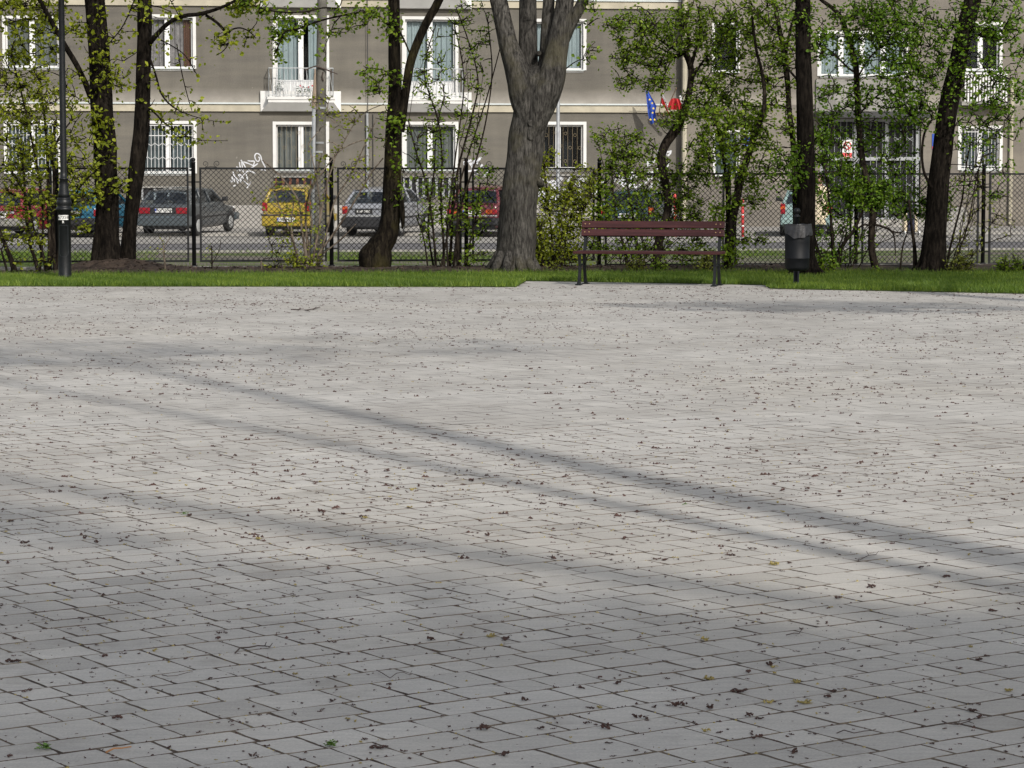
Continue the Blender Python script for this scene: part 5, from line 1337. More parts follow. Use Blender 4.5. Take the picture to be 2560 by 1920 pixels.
# leafy shrub in front of the lamp's left
L1 = Plant('shrub', 'tall leafy yellow green shrub with many stems at the far left of the fence', 'shrub', at(90, 676, 39.6), M['bark_thin'], M['L_yel'], 32, .058, 'shrubs along the fence', 'stems', 'foliage')
for px in ([(38, 684, 9), (30, 655, 7), (22, 635, 6), (12, 610, 5), (2, 585, 4), (-8, 540, 4)], [(19, 682, 3), (10, 650, 3), (2, 620, 2)], [(95, 678, 5), (85, 640, 4.5), (75, 612, 4), (68, 560, 4), (62, 480, 3), (58, 380, 3)],
           [(116, 676, 5), (108, 640, 4), (98, 606, 4), (84, 570, 3), (72, 500, 3)], [(124, 674, 6), (124, 600, 5), (122, 540, 4.5), (120, 450, 4), (119, 400, 4), (112, 300, 3), (100, 200, 2.5)], [(139, 676, 6), (134, 620, 6), (133, 560, 5), (136, 450, 4), (130, 380, 4), (140, 300, 3)],
           [(140, 676, 3), (152, 600, 3), (175, 520, 2.5), (205, 460, 2.5), (240, 430, 2)], [(60, 480, 3), (30, 430, 2.5), (5, 410, 2)], [(100, 678, 3), (106, 500, 3), (60, 260, 2.5), (30, 140, 2), (38, 100, 1.5)], [(119, 400, 3), (150, 340, 2.5), (180, 300, 2)], [(20, 480, 2), (60, 498, 2), (95, 505, 2)]):
    L1.limb(px, 39.6, 6, dY=L1.g.uniform(-.3, .3))
L1.cloud([(60, 190, 100, 60, .5, 38), (70, 260, 90, 50, .5, 45), (60, 330, 80, 60, .5, 50), (90, 400, 80, 50, .5, 46), (30, 420, 50, 40, .4, 18), (195, 420, 45, 40, .4, 24), (215, 480, 45, 40, .4, 26), (190, 520, 35, 30, .3, 12), (75, 490, 80, 40, .4, 34), (60, 550, 60, 35, .4, 16), (30, 595, 45, 14, .3, 8), (80, 600, 40, 12, .3, 8), (225, 570, 25, 12, .3, 5), (90, 645, 60, 15, .3, 6), (25, 150, 50, 40, .5, 12), (190, 360, 35, 40, .4, 14), (140, 210, 60, 60, .5, 16), (190, 270, 40, 40, .5, 10)], 39.5, 6)
L1.done()
# bent trunk with the swollen foot, forked above
Y2 = 40.1
t = Plant('tree', 'forked tree with a bent trunk and swollen foot left of the thick trunk', 'tree', at(940, 671, Y2), M['bark_moss'], M['L_mid'], 33, .064, GT)
t.limb([(940, 690, 42), (940, 668, 39), (943, 640, 38), (950, 615, 32), (966, 590, 27), (973, 560, 24.5), (977, 520, 23.5), (979, 470, 22.5), (981, 420, 21.5), (983, 360, 20.5), (987, 310, 20.5), (989, 270, 19), (988, 225, 16.5), (986, 150, 15), (985, 70, 14.5), (984, 0, 14), (985, -120, 13), (975, -230, 9)], Y2, 20, rough=.05, dens=6)
t.limb([(928, 676, 27), (924, 650, 27), (921, 636, 24), (926, 622, 17), (940, 608, 13), (955, 596, 10)], Y2 - .06, 16, rough=.06, dens=6)
t.limb([(1000, 330, 12), (1006, 280, 11), (1013, 235, 10.5), (1024, 165, 11), (1046, 100, 10.5), (1070, 50, 10.5), (1093, 10, 10.5), (1120, -50, 10), (1160, -150, 8)], Y2 - .05, 14, rough=.05, dens=6)
t.limb([(1004, 500, 6), (1006, 530, 7), (1007, 555, 5), (1006, 572, 2)], Y2 - .12, 8)
t.limb([(997, 76, 3), (1010, 100, 2.5), (1028, 142, 2)], Y2 - .1, 5)
a1 = [(972, 62, 3), (940, 36, 3), (905, 31, 3), (870, 36, 3), (850, 40, 2.6), (800, 52, 2.6), (745, 72, 2.4), (712, 80, 2.2), (698, 110, 1.8), (684, 140, 1.2)]; t.limb(a1, Y2 - .3, 6, dY=-.5)
a2 = [(860, 38, 2.4), (840, 22, 2.2), (805, 20, 2.2), (760, 30, 2), (700, 30, 2), (650, 20, 2), (600, -5, 2), (550, -30, 2)]; t.limb(a2, Y2 - .35, 6, dY=-.3)
a3 = [(850, 42, 1.6), (835, 60, 1.4), (825, 85, 1)]; t.limb(a3, Y2 - .3, 4)
t.along(a1, Y2 - .5, 26, 15, 6); t.along(a2, Y2 - .5, 24, 15, 6); t.along(a3, Y2 - .3, 4, 8, 5)
t.cloud([(715, 60, 40, 40, .3, 18), (690, 110, 22, 40, .3, 10), (640, 20, 50, 22, .3, 12), (900, 55, 40, 30, .3, 9), (950, 45, 40, 25, .3, 8), (985, 60, 26, 40, .3, 7), (905, 180, 24, 14, .3, 5), (960, 195, 40, 25, .3, 8), (930, 235, 26, 26, .3, 6), (965, 330, 30, 60, .3, 9), (990, 460, 25, 60, .3, 5), (1000, 300, 25, 30, .3, 4), (810, 100, 14, 40, .3, 4), (980, -130, 200, 90, 1.2, 50)], Y2 - .3, 6)
t.done()
# thick grey trunk, five stems above
Y3 = 39.75
t = Plant('tree', 'thick grey trunk splitting into five stems left of the bench', 'tree', at(1283, 683, Y3), M['bark_grey'], M['L_mid'], 34, .06, GT)
t.limb([(1283, 694, 64), (1284, 682, 58), (1286, 665, 52.5), (1289, 640, 50), (1292, 600, 48.5), (1294, 550, 47), (1297, 500, 46), (1302, 450, 45), (1310, 400, 45), (1316, 350, 45), (1327, 300, 45), (1334, 260, 48), (1339, 225, 53), (1341, 205, 55), (1343, 190, 50), (1344, 175, 36), (1345, 165, 12)], Y3 + .04, 34, rough=.032, dens=8)
t.limb([(1322, 350, 18), (1320, 300, 27), (1309, 240, 34), (1298, 190, 33), (1284, 150, 28), (1270, 110, 24), (1261, 70, 22.5), (1252, 30, 21.5), (1245, 0, 21), (1225, -90, 18), (1190, -220, 13)], Y3 - .06, 18, rough=.045, dens=7)
t.limb([(1324, 350, 18), (1329, 300, 28), (1326, 240, 33), (1322, 190, 28), (1320, 140, 24), (1320, 90, 22.5), (1320, 40, 22), (1320, 0, 21.5), (1322, -110, 19), (1330, -240, 13)], Y3 + .16, 18, rough=.045, dens=7)
t.limb([(1322, 350, 16), (1340, 295, 26), (1353, 240, 31), (1361, 190, 26), (1366, 150, 19), (1368, 100, 17), (1370, 50, 15.5), (1372, 0, 14.5), (1376, -120, 13), (1384, -240, 9)], Y3 + .10, 16, rough=.045, dens=7)
t.limb([(1322, 350, 18), (1342, 300, 28), (1358, 245, 37), (1379, 185, 34), (1392, 130, 28), (1400, 90, 26), (1407, 50, 24), (1413, 0, 22), (1424, -110, 18), (1430, -240, 12)], Y3 - .12, 18, rough=.045, dens=7)
t.limb([(1400, 120, 16), (1415, 85, 16), (1432, 50, 15), (1448, 22, 14), (1462, -8, 13), (1500, -80, 11), (1560, -180, 8)], Y3 - .1, 14, rough=.05, dens=6)
t.limb([(1342, 460, 6), (1348, 457, 11), (1352, 452, 10), (1356, 448, 5)], Y3 - .05, 8, rough=.15)
t.limb([(1395, 176, 10), (1404, 174, 7), (1412, 174, 3)], Y3 - .1, 8)
for a in np.linspace(0, 2 * math.pi, 11)[:-1]:                 # root flare
    c = at(1284, 683, Y3); q = Vector((c.x + .30 * math.cos(a), c.y + .30 * math.sin(a), .16)); e = Vector((c.x + .44 * math.cos(a), c.y + .44 * math.sin(a), -.03))
    t.mb.tube([(c.lerp(q, .75) + Vector((0, 0, .22)), .05), (q, .075), (e, .05)], 8)
# two healed branch scars
for (px, py, r) in ((1330, 308, .06), (1347, 133, .035)):
    c = at(px, py, Y3 - (.275 if py > 200 else .16)); t.mb.tube([(c + Vector((0, .16, 0)), r * 1.25), (c + Vector((0, .03, 0)), r * 1.1), (c + Vector((0, -.0, 0)), r * .85), (c + Vector((0, .02, 0)), r * .4)], 14)
t.cloud([(1330, -140, 240, 90, 1.5, 60), (1480, 30, 25, 30, .3, 8), (1470, 120, 30, 40, .3, 5)], Y3 - .2, 6)
t.done()
# dark straight trunk behind the bin
Y4 = 38.6
t = Plant('tree', 'straight dark trunk rising behind the litter bin', 'tree', gnd(2013, 690), M['bark_dark'], M['L_dark'], 35, .058, GT)
t.limb([(2012, 694, 34), (2013, 650, 26), (2014, 580, 24), (2015, 500, 23), (2015, 420, 22), (2014, 350, 21.5), (2012, 250, 20.5), (2009, 150, 19.5), (2007, 60, 19), (2006, 0, 18.5), (2003, -120, 17), (2000, -260, 12)], Y4, 20, rough=.04, dens=6)
t.flare(2013, 685, Y4, .18, 7)
t.limb([(1966, 168, 3), (1985, 190, 3), (2000, 210, 3)], Y4, 5)
t.cloud([(1980, -120, 260, 100, 1.6, 60), (2030, 90, 40, 50, .4, 8), (1990, 30, 50, 40, .4, 8), (2000, 400, 40, 40, .4, 10), (1960, 420, 45, 60, .4, 16)], Y4 - .1, 7)
t.done()
# leaning trunk at right
Y5 = 39.9
t = Plant('tree', 'dark trunk leaning to the right near the right end of the fence', 'tree', at(2329, 674, Y5), M['bark_dark'], M['L_dark'], 36, .056, GT)
t.limb([(2328, 692, 40), (2329, 672, 34), (2333, 640, 31), (2337, 590, 28.5), (2343, 520, 27), (2348, 450, 26), (2355, 380, 25), (2363, 310, 24), (2378, 230, 23), (2394, 160, 22), (2409, 90, 21), (2422, 40, 21), (2432, 0, 21), (2458, -110, 19), (2490, -240, 13)], Y5, 22, rough=.045, dens=6)
t.flare(2329, 680, Y5, .20, 8)
t.limb([(2330, 470, 4), (2310, 430, 3.5), (2305, 380, 3), (2312, 330, 3), (2330, 300, 2)], Y5 - .2, 6)
t.cloud([(2520, 40, 60, 70, .8, 26), (2480, 440, 60, 60, .5, 10), (2300, 240, 70, 70, .7, 45), (2230, 200, 70, 70, .7, 24), (2330, 130, 80, 60, .7, 35), (2420, 60, 100, 60, .8, 36), (2490, 130, 80, 80, .8, 32), (2460, 230, 90, 60, .7, 30), (2530, 260, 50, 80, .6, 18), (2430, -130, 240, 100, 1.6, 70), (2240, 60, 90, 60, .7, 34), (2440, 330, 80, 40, .5, 12)], Y5 - .2, 7)
t.done()
# slim crooked trees
Y6 = 40.3
t = Plant('tree', 'thin crooked stem between the litter bin and the leaning trunk', 'tree', at(2190, 673, Y6), M['bark_thin'], M['L_dark'], 37, .055, GT)
t.limb([(2192, 684, 12), (2188, 665, 10), (2180, 630, 9), (2178, 600, 8.5), (2180, 560, 8.5), (2181, 520, 8.5), (2172, 470, 8), (2160, 420, 8), (2152, 370, 8), (2147, 300, 7.5), (2143, 230, 7.5), (2139, 165, 7), (2125, 110, 6.5), (2103, 45, 6), (2078, 18, 5), (2048, -5, 4.5), (2000, -60, 4)], Y6, 9, rough=.05)
for px in ([(2181, 560, 3), (2205, 566, 3), (2225, 575, 3), (2235, 590, 2), (2238, 620, 1.6), (2238, 640, 1.2)], [(2225, 576, 2.2), (2245, 582, 2), (2260, 578, 1.5)], [(2181, 566, 3), (2160, 562, 2.6), (2140, 575, 2.4)], [(2135, 180, 3), (2115, 165, 2.6), (2080, 130, 2.2), (2050, 115, 2)], [(2141, 200, 2.6), (2170, 150, 2.4), (2200, 120, 2.2), (2240, 105, 2)], [(2110, 60, 2.6), (2140, 30, 2.4), (2180, 22, 2)], [(2145, 290, 2.4), (2180, 250, 2), (2215, 225, 2)]): t.limb(px, Y6 - .05, 5)
t.cloud([(2270, 150, 60, 90, .6, 30), (2260, 40, 70, 50, .6, 24), (2120, 60, 80, 60, .6, 34), (2080, 120, 60, 50, .5, 18), (2190, 120, 70, 60, .6, 30), (2180, 240, 50, 45, .5, 14), (2110, 230, 60, 50, .5, 14), (2060, 230, 30, 60, .4, 9), (2180, 30, 70, 50, .6, 26)], Y6 - .1, 7)
t.done()
Y7 = 40.6
t = Plant('tree', 'slim dark stem forking upward left of the straight dark trunk', 'tree', at(1992, 672, Y7), M['bark_thin'], M['L_mid'], 38, .055, GT)
t.limb([(1994, 684, 10), (1992, 640, 8), (1990, 560, 8), (1988, 480, 8), (1986, 400, 7.5), (1984, 370, 7.5), (1979, 320, 7), (1973, 275, 7), (1970, 220, 7), (1965, 172, 7), (1958, 130, 6), (1951, 86, 6), (1943, 45, 5.5), (1936, 0, 5), (1930, -80, 4)], Y7, 9, rough=.05)
for px in ([(1963, 150, 4), (1972, 90, 3.5), (1985, 40, 3), (1995, 0, 2.6)], [(1968, 165, 4), (1955, 160, 4.5), (1947, 150, 4)], [(1966, 190, 2.6), (1930, 200, 2.4), (1880, 205, 2.2), (1820, 185, 2), (1800, 178, 2)], [(1973, 270, 2.6), (1940, 262, 2.4), (1900, 268, 2), (1860, 262, 2)], [(1951, 90, 2.4), (1920, 60, 2), (1890, 30, 2)]): t.limb(px, Y7 - .05, 5)
t.cloud([(1960, 70, 60, 90, .6, 22), (1850, 40, 70, 60, .6, 24), (1900, 60, 70, 70, .6, 34), (1930, 180, 60, 60, .5, 24), (1880, 260, 70, 50, .5, 30), (1940, 330, 50, 60, .5, 20), (1880, 140, 60, 50, .5, 20), (2010, 60, 40, 60, .4, 10)], Y7 - .1, 7)
t.done()
Y8 = 40.7
t = Plant('tree', 'crooked brown stem with a bare knotted crown behind the bench', 'tree', at(1640, 674, Y8), M['bark_thin'], M['L_mid'], 39, .048, GT)
t.limb([(1638, 684, 12), (1641, 660, 11), (1647, 600, 10), (1660, 560, 10), (1671, 520, 10), (1668, 480, 10), (1662, 445, 10.5), (1654, 410, 11), (1654, 385, 11), (1664, 360, 11.5), (1678, 340, 12), (1692, 320, 12), (1704, 295, 10), (1716, 260, 9), (1724, 220, 8), (1728, 180, 8), (1722, 150, 8), (1712, 130, 8)], Y8, 10, rough=.05, dens=5)
for px in ([(1726, 170, 5), (1740, 120, 4), (1750, 70, 3), (1745, 20, 2)], [(1712, 130, 6), (1690, 140, 5), (1660, 138, 3.5), (1630, 128, 3), (1600, 120, 2.4), (1560, 130, 1.6)], [(1708, 132, 4), (1680, 120, 3), (1650, 100, 2.4), (1610, 62, 2), (1560, 60, 1.6), (1520, 64, 1.2)], [(1700, 135, 3), (1670, 155, 2.6), (1640, 165, 2), (1600, 160, 1.6), (1570, 150, 1.2)], [(1716, 128, 4), (1722, 100, 3.6), (1715, 60, 3), (1725, 20, 2.4)], [(1660, 138, 2.4), (1640, 180, 2), (1620, 215, 1.4)], [(1728, 200, 4), (1760, 150, 3), (1800, 115, 2.4), (1830, 100, 2)], [(1690, 140, 3), (1650, 120, 2), (1620, 100, 1.6)], [(1680, 145, 2), (1660, 190, 1.6), (1650, 220, 1.2)]): t.limb(px, Y8 - .05, 5)
t.cloud([(1580, 70, 70, 45, .6, 44), (1660, 90, 60, 60, .6, 44), (1600, 150, 70, 35, .5, 36), (1560, 200, 30, 26, .4, 10), (1640, 195, 45, 35, .5, 18), (1720, 60, 60, 60, .6, 44), (1790, 90, 60, 70, .6, 50), (1800, 200, 50, 60, .5, 44), (1760, 260, 60, 45, .5, 40), (1690, 300, 45, 25, .4, 16)], Y8 - .1, 8)
t.done()
Y9 = 39.9
t = Plant('tree', 'slender brown stem bending right at the bench end', 'tree', at(1822, 674, Y9), M['bark_thin'], M['L_mid'], 40, .054, GT)
t.limb([(1821, 684, 13), (1822, 660, 12), (1826, 600, 11), (1832, 550, 10.5), (1838, 515, 10.5), (1846, 470, 10), (1856, 430, 9.5), (1868, 395, 9), (1878, 365, 8.5), (1888, 335, 8), (1905, 290, 6), (1912, 240, 5), (1905, 180, 4), (1890, 120, 3.5), (1880, 40, 3)], Y9, 10, rough=.05)
t.limb([(1818, 680, 8), (1818, 600, 7), (1820, 540, 6), (1818, 480, 5), (1812, 420, 4), (1800, 350, 3.5), (1790, 290, 3)], Y9 + .15, 7)
t.cloud([(1860, 330, 70, 60, .5, 44), (1800, 340, 60, 70, .5, 48), (1830, 440, 50, 40, .4, 12), (1900, 430, 45, 40, .4, 16), (1800, 540, 35, 60, .4, 16), (1870, 500, 50, 20, .3, 7), (1880, 600, 50, 14, .3, 8), (1820, 640, 30, 25, .3, 10)], Y9 - .1, 8)
t.done()
GS = 'shrubs along the fence'
def shrub(label, px, py, Y, bark, leafm, seed, stems, vols, leaf=.055, per=8, r=(.010, .004), bend=.05, name='shrub', nst=0, spread=(20, 60)):
    s = Plant(name, label, 'shrub' if name == 'shrub' else 'plant', at(px, py, Y), bark, leafm, seed, leaf, GS if name == 'shrub' else 'low plants in the soil bed', 'stems', 'foliage')
    for st in stems: s.limb(st, Y + s.g.uniform(-.12, .12), 5, dY=s.g.uniform(-.25, .25))
    g = s.g
    for _ in range(nst):
        v = g.choice(vols); tx = v[0] + g.uniform(-1, 1) * v[2] * .8; ty = v[1] + g.uniform(-1, .3) * v[3] * .8
        s.stem(at(px + g.gauss(0, spread[0] * .5), py, Y + g.gauss(0, .08)), at(tx, ty, Y + g.gauss(0, .2)), g.uniform(*r[::-1]) if r[0] < r[1] else r[0] * g.uniform(.6, 1.2), r[1], bend)
    s.cloud(vols, Y, per); return s.done()
shrub('leggy shrub of bare whips in front of the utility pole foot', 765, 674, 40.0, M['bark_pale'], M['L_yel'], 41,
      [[(768, 676, 6), (762, 620, 4.5), (754, 570, 3), (745, 500, 2.4), (700, 440, 2), (655, 400, 1.4)], [(772, 676, 7), (770, 620, 5), (764, 560, 3), (768, 500, 2.5), (790, 440, 2), (800, 400, 1.6)], [(776, 676, 4), (790, 610, 3), (800, 550, 2.6), (812, 480, 2.2), (830, 420, 2), (846, 380, 1.6), (900, 352, 1.3), (965, 345, 1)],
       [(790, 670, 3), (800, 630, 3.2), (830, 590, 3), (870, 530, 2.6), (900, 480, 2.2), (930, 430, 2), (958, 395, 1.4)], [(796, 668, 2.6), (806, 620, 2.6), (822, 560, 2.4), (838, 500, 2), (880, 430, 1.7), (940, 300, 1.2)], [(760, 676, 3), (738, 620, 2.4), (728, 560, 2), (735, 500, 1.6)], [(745, 676, 3), (732, 600, 2.4), (700, 520, 2), (680, 470, 1.4)],
       [(800, 640, 2), (850, 600, 1.8), (890, 560, 1.2)], [(770, 640, 2.4), (780, 560, 2), (776, 480, 1.8), (850, 370, 1.5), (900, 290, 1.2), (960, 260, 1)], [(780, 660, 2), (800, 540, 2), (790, 440, 1.6), (770, 360, 1.2)]],
      [(770, 640, 60, 30, .25, 16), (735, 560, 60, 60, .3, 14), (690, 500, 50, 50, .3, 8), (790, 420, 50, 50, .3, 8), (830, 330, 40, 60, .3, 8), (880, 300, 50, 40, .3, 7), (900, 430, 50, 60, .3, 7), (800, 260, 40, 40, .3, 6), (780, 500, 40, 60, .3, 7)], .05, 5)
shrub('bushy green sprouts at the foot of the bare whips', 700, 676, 39.7, M['bark_thin'], M['L_yel'], 48, [], [(700, 640, 50, 35, .25, 12), (690, 585, 36, 30, .2, 6), (745, 655, 40, 18, .25, 10)], .042, 5, (.006, .003), nst=9, spread=(40, 0))
shrub('tall wispy shrub filling the gap left of the thick grey trunk', 1120, 676, 40.3, M['bark_thin'], M['L_mid'], 42,
      [[(1090, 676, 4), (1085, 600, 3), (1076, 520, 3), (1060, 440, 2.4), (1040, 380, 2), (1020, 300, 1.6)], [(1110, 676, 4.5), (1108, 600, 3.4), (1102, 500, 3), (1105, 400, 2.6), (1095, 300, 2.2), (1060, 180, 1.8), (1090, 60, 1.4)], [(1122, 678, 5), (1128, 600, 4), (1132, 500, 3.4), (1150, 400, 3), (1180, 290, 2.6), (1195, 200, 2), (1170, 100, 1.8), (1140, 20, 1.5)],
       [(1134, 678, 4), (1140, 600, 3.2), (1150, 520, 2.8), (1190, 400, 2.4), (1215, 300, 2), (1230, 180, 1.8), (1220, 60, 1.5)], [(1100, 676, 3), (1125, 560, 2.6), (1160, 420, 2.2), (1215, 250, 1.8), (1250, 120, 1.4)], [(1146, 676, 7), (1144, 600, 5), (1146, 540, 4), (1140, 460, 2.4)], [(1070, 676, 2.4), (1060, 600, 2), (1040, 540, 1.6)], [(1160, 676, 3), (1176, 600, 2.6), (1190, 540, 2.2), (1200, 460, 2)], [(1085, 676, 3), (1070, 560, 2.4), (1085, 430, 2), (1090, 330, 1.8), (1110, 240, 1.5)],
       [(1120, 676, 3), (1118, 560, 2.4), (1140, 380, 2), (1160, 200, 1.7), (1135, 60, 1.4)]],
      [(1085, 450, 50, 60, .35, 30), (1130, 520, 50, 60, .35, 34), (1190, 550, 36, 60, .35, 24), (1080, 560, 45, 50, .3, 18), (1060, 360, 50, 60, .35, 22), (1110, 300, 50, 60, .35, 22), (1080, 200, 50, 60, .35, 20), (1180, 330, 45, 70, .35, 20), (1190, 180, 45, 80, .35, 20), (1180, 60, 60, 60, .4, 26), (1100, 110, 60, 50, .35, 10), (1215, 470, 26, 60, .3, 14), (1160, 640, 40, 30, .3, 9), (1200, 650, 30, 26, .3, 10)], .046, 6, nst=5)
shrub('dense bright green bush between the thick trunk and the bench', 1385, 680, 40.4, M['bark_thin'], M['L_yel'], 43,
      [[(1360, 678, 5), (1352, 620, 4), (1350, 560, 3)], [(1375, 680, 4), (1395, 620, 3), (1420, 560, 2.6), (1440, 500, 2)], [(1385, 680, 4), (1380, 600, 3), (1370, 500, 2.4), (1360, 420, 2)]],
      [(1395, 540, 60, 55, .45, 55), (1450, 560, 50, 50, .4, 34), (1385, 610, 55, 45, .4, 46), (1352, 570, 22, 80, .3, 26), (1345, 450, 22, 50, .3, 16), (1440, 490, 45, 40, .4, 34), (1350, 640, 26, 34, .3, 26), (1460, 450, 35, 35, .35, 14), (1400, 490, 40, 30, .35, 22), (1430, 640, 40, 26, .3, 18), (1370, 390, 30, 30, .3, 8)], .048, 7, (.009, .004), nst=16, spread=(50, 0))
shrub('spreading mid green bush behind the bench backrest', 1590, 680, 40.8, M['bark_thin'], M['L_mid'], 44,
      [[(1570, 680, 5), (1560, 620, 4), (1540, 540, 3), (1530, 440, 2.4), (1535, 340, 2)], [(1600, 680, 5), (1590, 600, 4), (1575, 500, 3), (1560, 420, 2.4)]],
      [(1550, 420, 60, 40, .4, 40), (1540, 350, 60, 40, .4, 34), (1600, 370, 60, 40, .4, 34), (1580, 500, 70, 55, .4, 34), (1660, 470, 50, 50, .4, 30), (1530, 540, 60, 30, .4, 30), (1720, 480, 50, 60, .4, 46), (1750, 400, 40, 60, .4, 34), (1720, 560, 60, 40, .4, 34), (1620, 560, 60, 30, .4, 26), (1600, 620, 90, 30, .35, 34), (1740, 630, 60, 30, .35, 24), (1500, 620, 40, 30, .3, 12), (1500, 470, 40, 60, .4, 26), (1640, 420, 40, 40, .4, 14)], .048, 7, (.010, .004), nst=22, spread=(120, 0))
shrub('dark stemmed leafy bush right of the litter bin', 2080, 680, 40.4, M['bark_thin'], M['L_dark'], 45,
      [[(2060, 680, 5), (2045, 630, 5), (2034, 590, 4), (2020, 540, 3)], [(2085, 680, 6), (2082, 620, 5), (2078, 560, 4), (2070, 480, 3), (2060, 400, 2.6)], [(2092, 682, 6), (2100, 630, 5.5), (2115, 600, 5), (2135, 575, 4), (2160, 520, 3)]],
      [(2010, 470, 40, 40, .4, 26), (2075, 375, 45, 55, .4, 28), (2120, 450, 50, 45, .4, 44), (2095, 505, 40, 30, .35, 10), (2170, 490, 60, 30, .4, 48), (2210, 470, 50, 40, .35, 30), (2240, 500, 50, 40, .4, 28), (2255, 400, 45, 50, .4, 14), (2180, 380, 50, 50, .4, 10), (2145, 330, 40, 50, .4, 10), (2025, 340, 35, 50, .4, 16), (2070, 300, 45, 40, .4, 12), (2180, 320, 60, 40, .4, 9), (2270, 310, 50, 50, .4, 14), (2070, 560, 50, 30, .3, 12), (2070, 640, 50, 25, .3, 14), (2330, 520, 50, 26, .3, 22), (2350, 470, 30, 40, .3, 8), (2130, 600, 60, 40, .3, 10)], .051, 8, (.010, .004), nst=16, spread=(80, 0))
shrub('sparse whippy shrub right of the leaning trunk', 2375, 682, 40.1, M['bark_thin'], M['L_olive'], 46,
      [[(2363, 678, 3), (2375, 620, 3), (2390, 560, 2.6), (2405, 500, 2.4), (2412, 440, 2), (2425, 360, 1.6)], [(2288, 680, 7), (2286, 620, 5), (2278, 560, 3.6), (2272, 500, 3)], [(2250, 678, 2.6), (2256, 620, 2.2), (2268, 580, 2)], [(2380, 680, 2), (2420, 560, 2), (2440, 450, 1.6), (2460, 380, 1.4)]],
      [(2420, 460, 50, 70, .3, 14), (2440, 560, 60, 60, .3, 14), (2410, 620, 50, 40, .3, 14), (2460, 380, 50, 50, .3, 12), (2500, 540, 40, 60, .3, 7), (2480, 300, 60, 40, .3, 12)], .04, 5, nst=8, spread=(40, 0))
# low plants in the soil bed
for i, (px, py, rx, ry, n, lab) in enumerate(((1592, 668, 24, 26, 26, 'low yellow green plant under the left half of the bench'), (1648, 672, 20, 22, 20, 'low yellow green plant under the middle of the bench'), (1765, 664, 26, 30, 28, 'low yellow green plant under the right end of the bench'), (2065, 676, 26, 22, 22, 'low dark green plant right of the litter bin'),
     (2400, 664, 40, 28, 30, 'low leafy plant right of the leaning trunk'), (2528, 666, 40, 30, 34, 'low leafy plant at the right edge of the photo'), (1385, 672, 24, 18, 12, 'low grassy plant at the right foot of the thick grey trunk'), (2190, 684, 16, 14, 12, 'small tuft plant at the foot of the thin crooked stem'))):
    shrub(lab, px, py + ry * .6, 39.7, M['bark_thin'], M['L_olive'] if i % 2 == 0 else M['L_mid'], 60 + i, [], [(px, py, rx, ry, .16, n)], .038, 6, (.005, .003), name='low_plant', nst=7, spread=(rx * .6, 0))
# young saplings in front of the footing
for i, (pts, lab, bk) in enumerate((([[(414, 686, 2.6), (412, 660, 2.6), (410, 640, 2), (408, 610, 1.4), (400, 595, 1)], [(410, 620, 1.2), (420, 602, 1), (426, 590, .8)]], 'thin pale sapling in front of the fence left of the first full post', 'bark_pale'), ([[(528, 690, 2), (530, 660, 2), (529, 615, 1.6)], [(530, 660, 1.3), (548, 625, 1), (552, 600, .8)], [(538, 676, 1.4), (546, 664, 1.2)]], 'thin dark sapling in front of the footing below the graffiti', 'bark_thin'),
     ([[(652, 692, 2.6), (653, 672, 2.6), (653, 652, 2.4)]], 'short pale stake stuck in the grass before the footing', 'bark_pale'), ([[(434, 686, 1.2), (438, 668, 1), (440, 662, .8)]], 'tiny bare twig sapling beside the pale one', 'bark_thin'))):
    s = Plant('stake' if i == 2 else 'sapling', lab, 'stake' if i == 2 else 'sapling', at(pts[0][0][0], pts[0][0][1], 39.4), M[bk], M['L_yel'], 70 + i, .03, None, 'stem')
    for p in pts: s.limb(p, 39.4, 5)
    if i in (0, 1): s.cloud([(pts[0][-1][0], pts[0][-1][1] + 20, 18, 24, .1, 3)], 39.4, 2)
    s.done()

def chips():
    g = random.Random(9); mb = MB()
    for _ in range(5200):
        u = g.uniform(-9, 9); wv = WSOIL + (WF - .1 - WSOIL) * g.random(); p = S(u, wv, 0); dd = math.hypot((p.x - mound_c.x) / 1.35, (p.y - mound_c.y) / .95)
        if dd < 1.1 and g.random() < .3: pass
        t_ = (wv - WSOIL + .12) / (WF - .06 - WSOIL + .12)
        z = .012 + math.sin(math.pi * t_) * (.004 + .08 / (1 + math.exp(-(u + 2.4) * 3))) + (.15 * (math.cos(math.pi * dd) * .5 + .5) if dd < 1 else 0)
        a = g.uniform(0, 6.28); L = g.uniform(.012, .04); wd = L * g.uniform(.25, .5); e = Vector((math.cos(a), math.sin(a), g.uniform(-.3, .5))) * L; f = Vector((-math.sin(a), math.cos(a), g.uniform(-.3, .3))) * wd; c = Vector((p.x, p.y, z + .008))
        mb.face([c - e - f, c + e - f, c + e + f, c - e + f])
    o = mb.build('bark_chips', M['mulch']); o['kind'] = 'stuff'; tag(o, 'dark brown bark chips strewn over the soil bed below the fence', 'mulch')
chips()
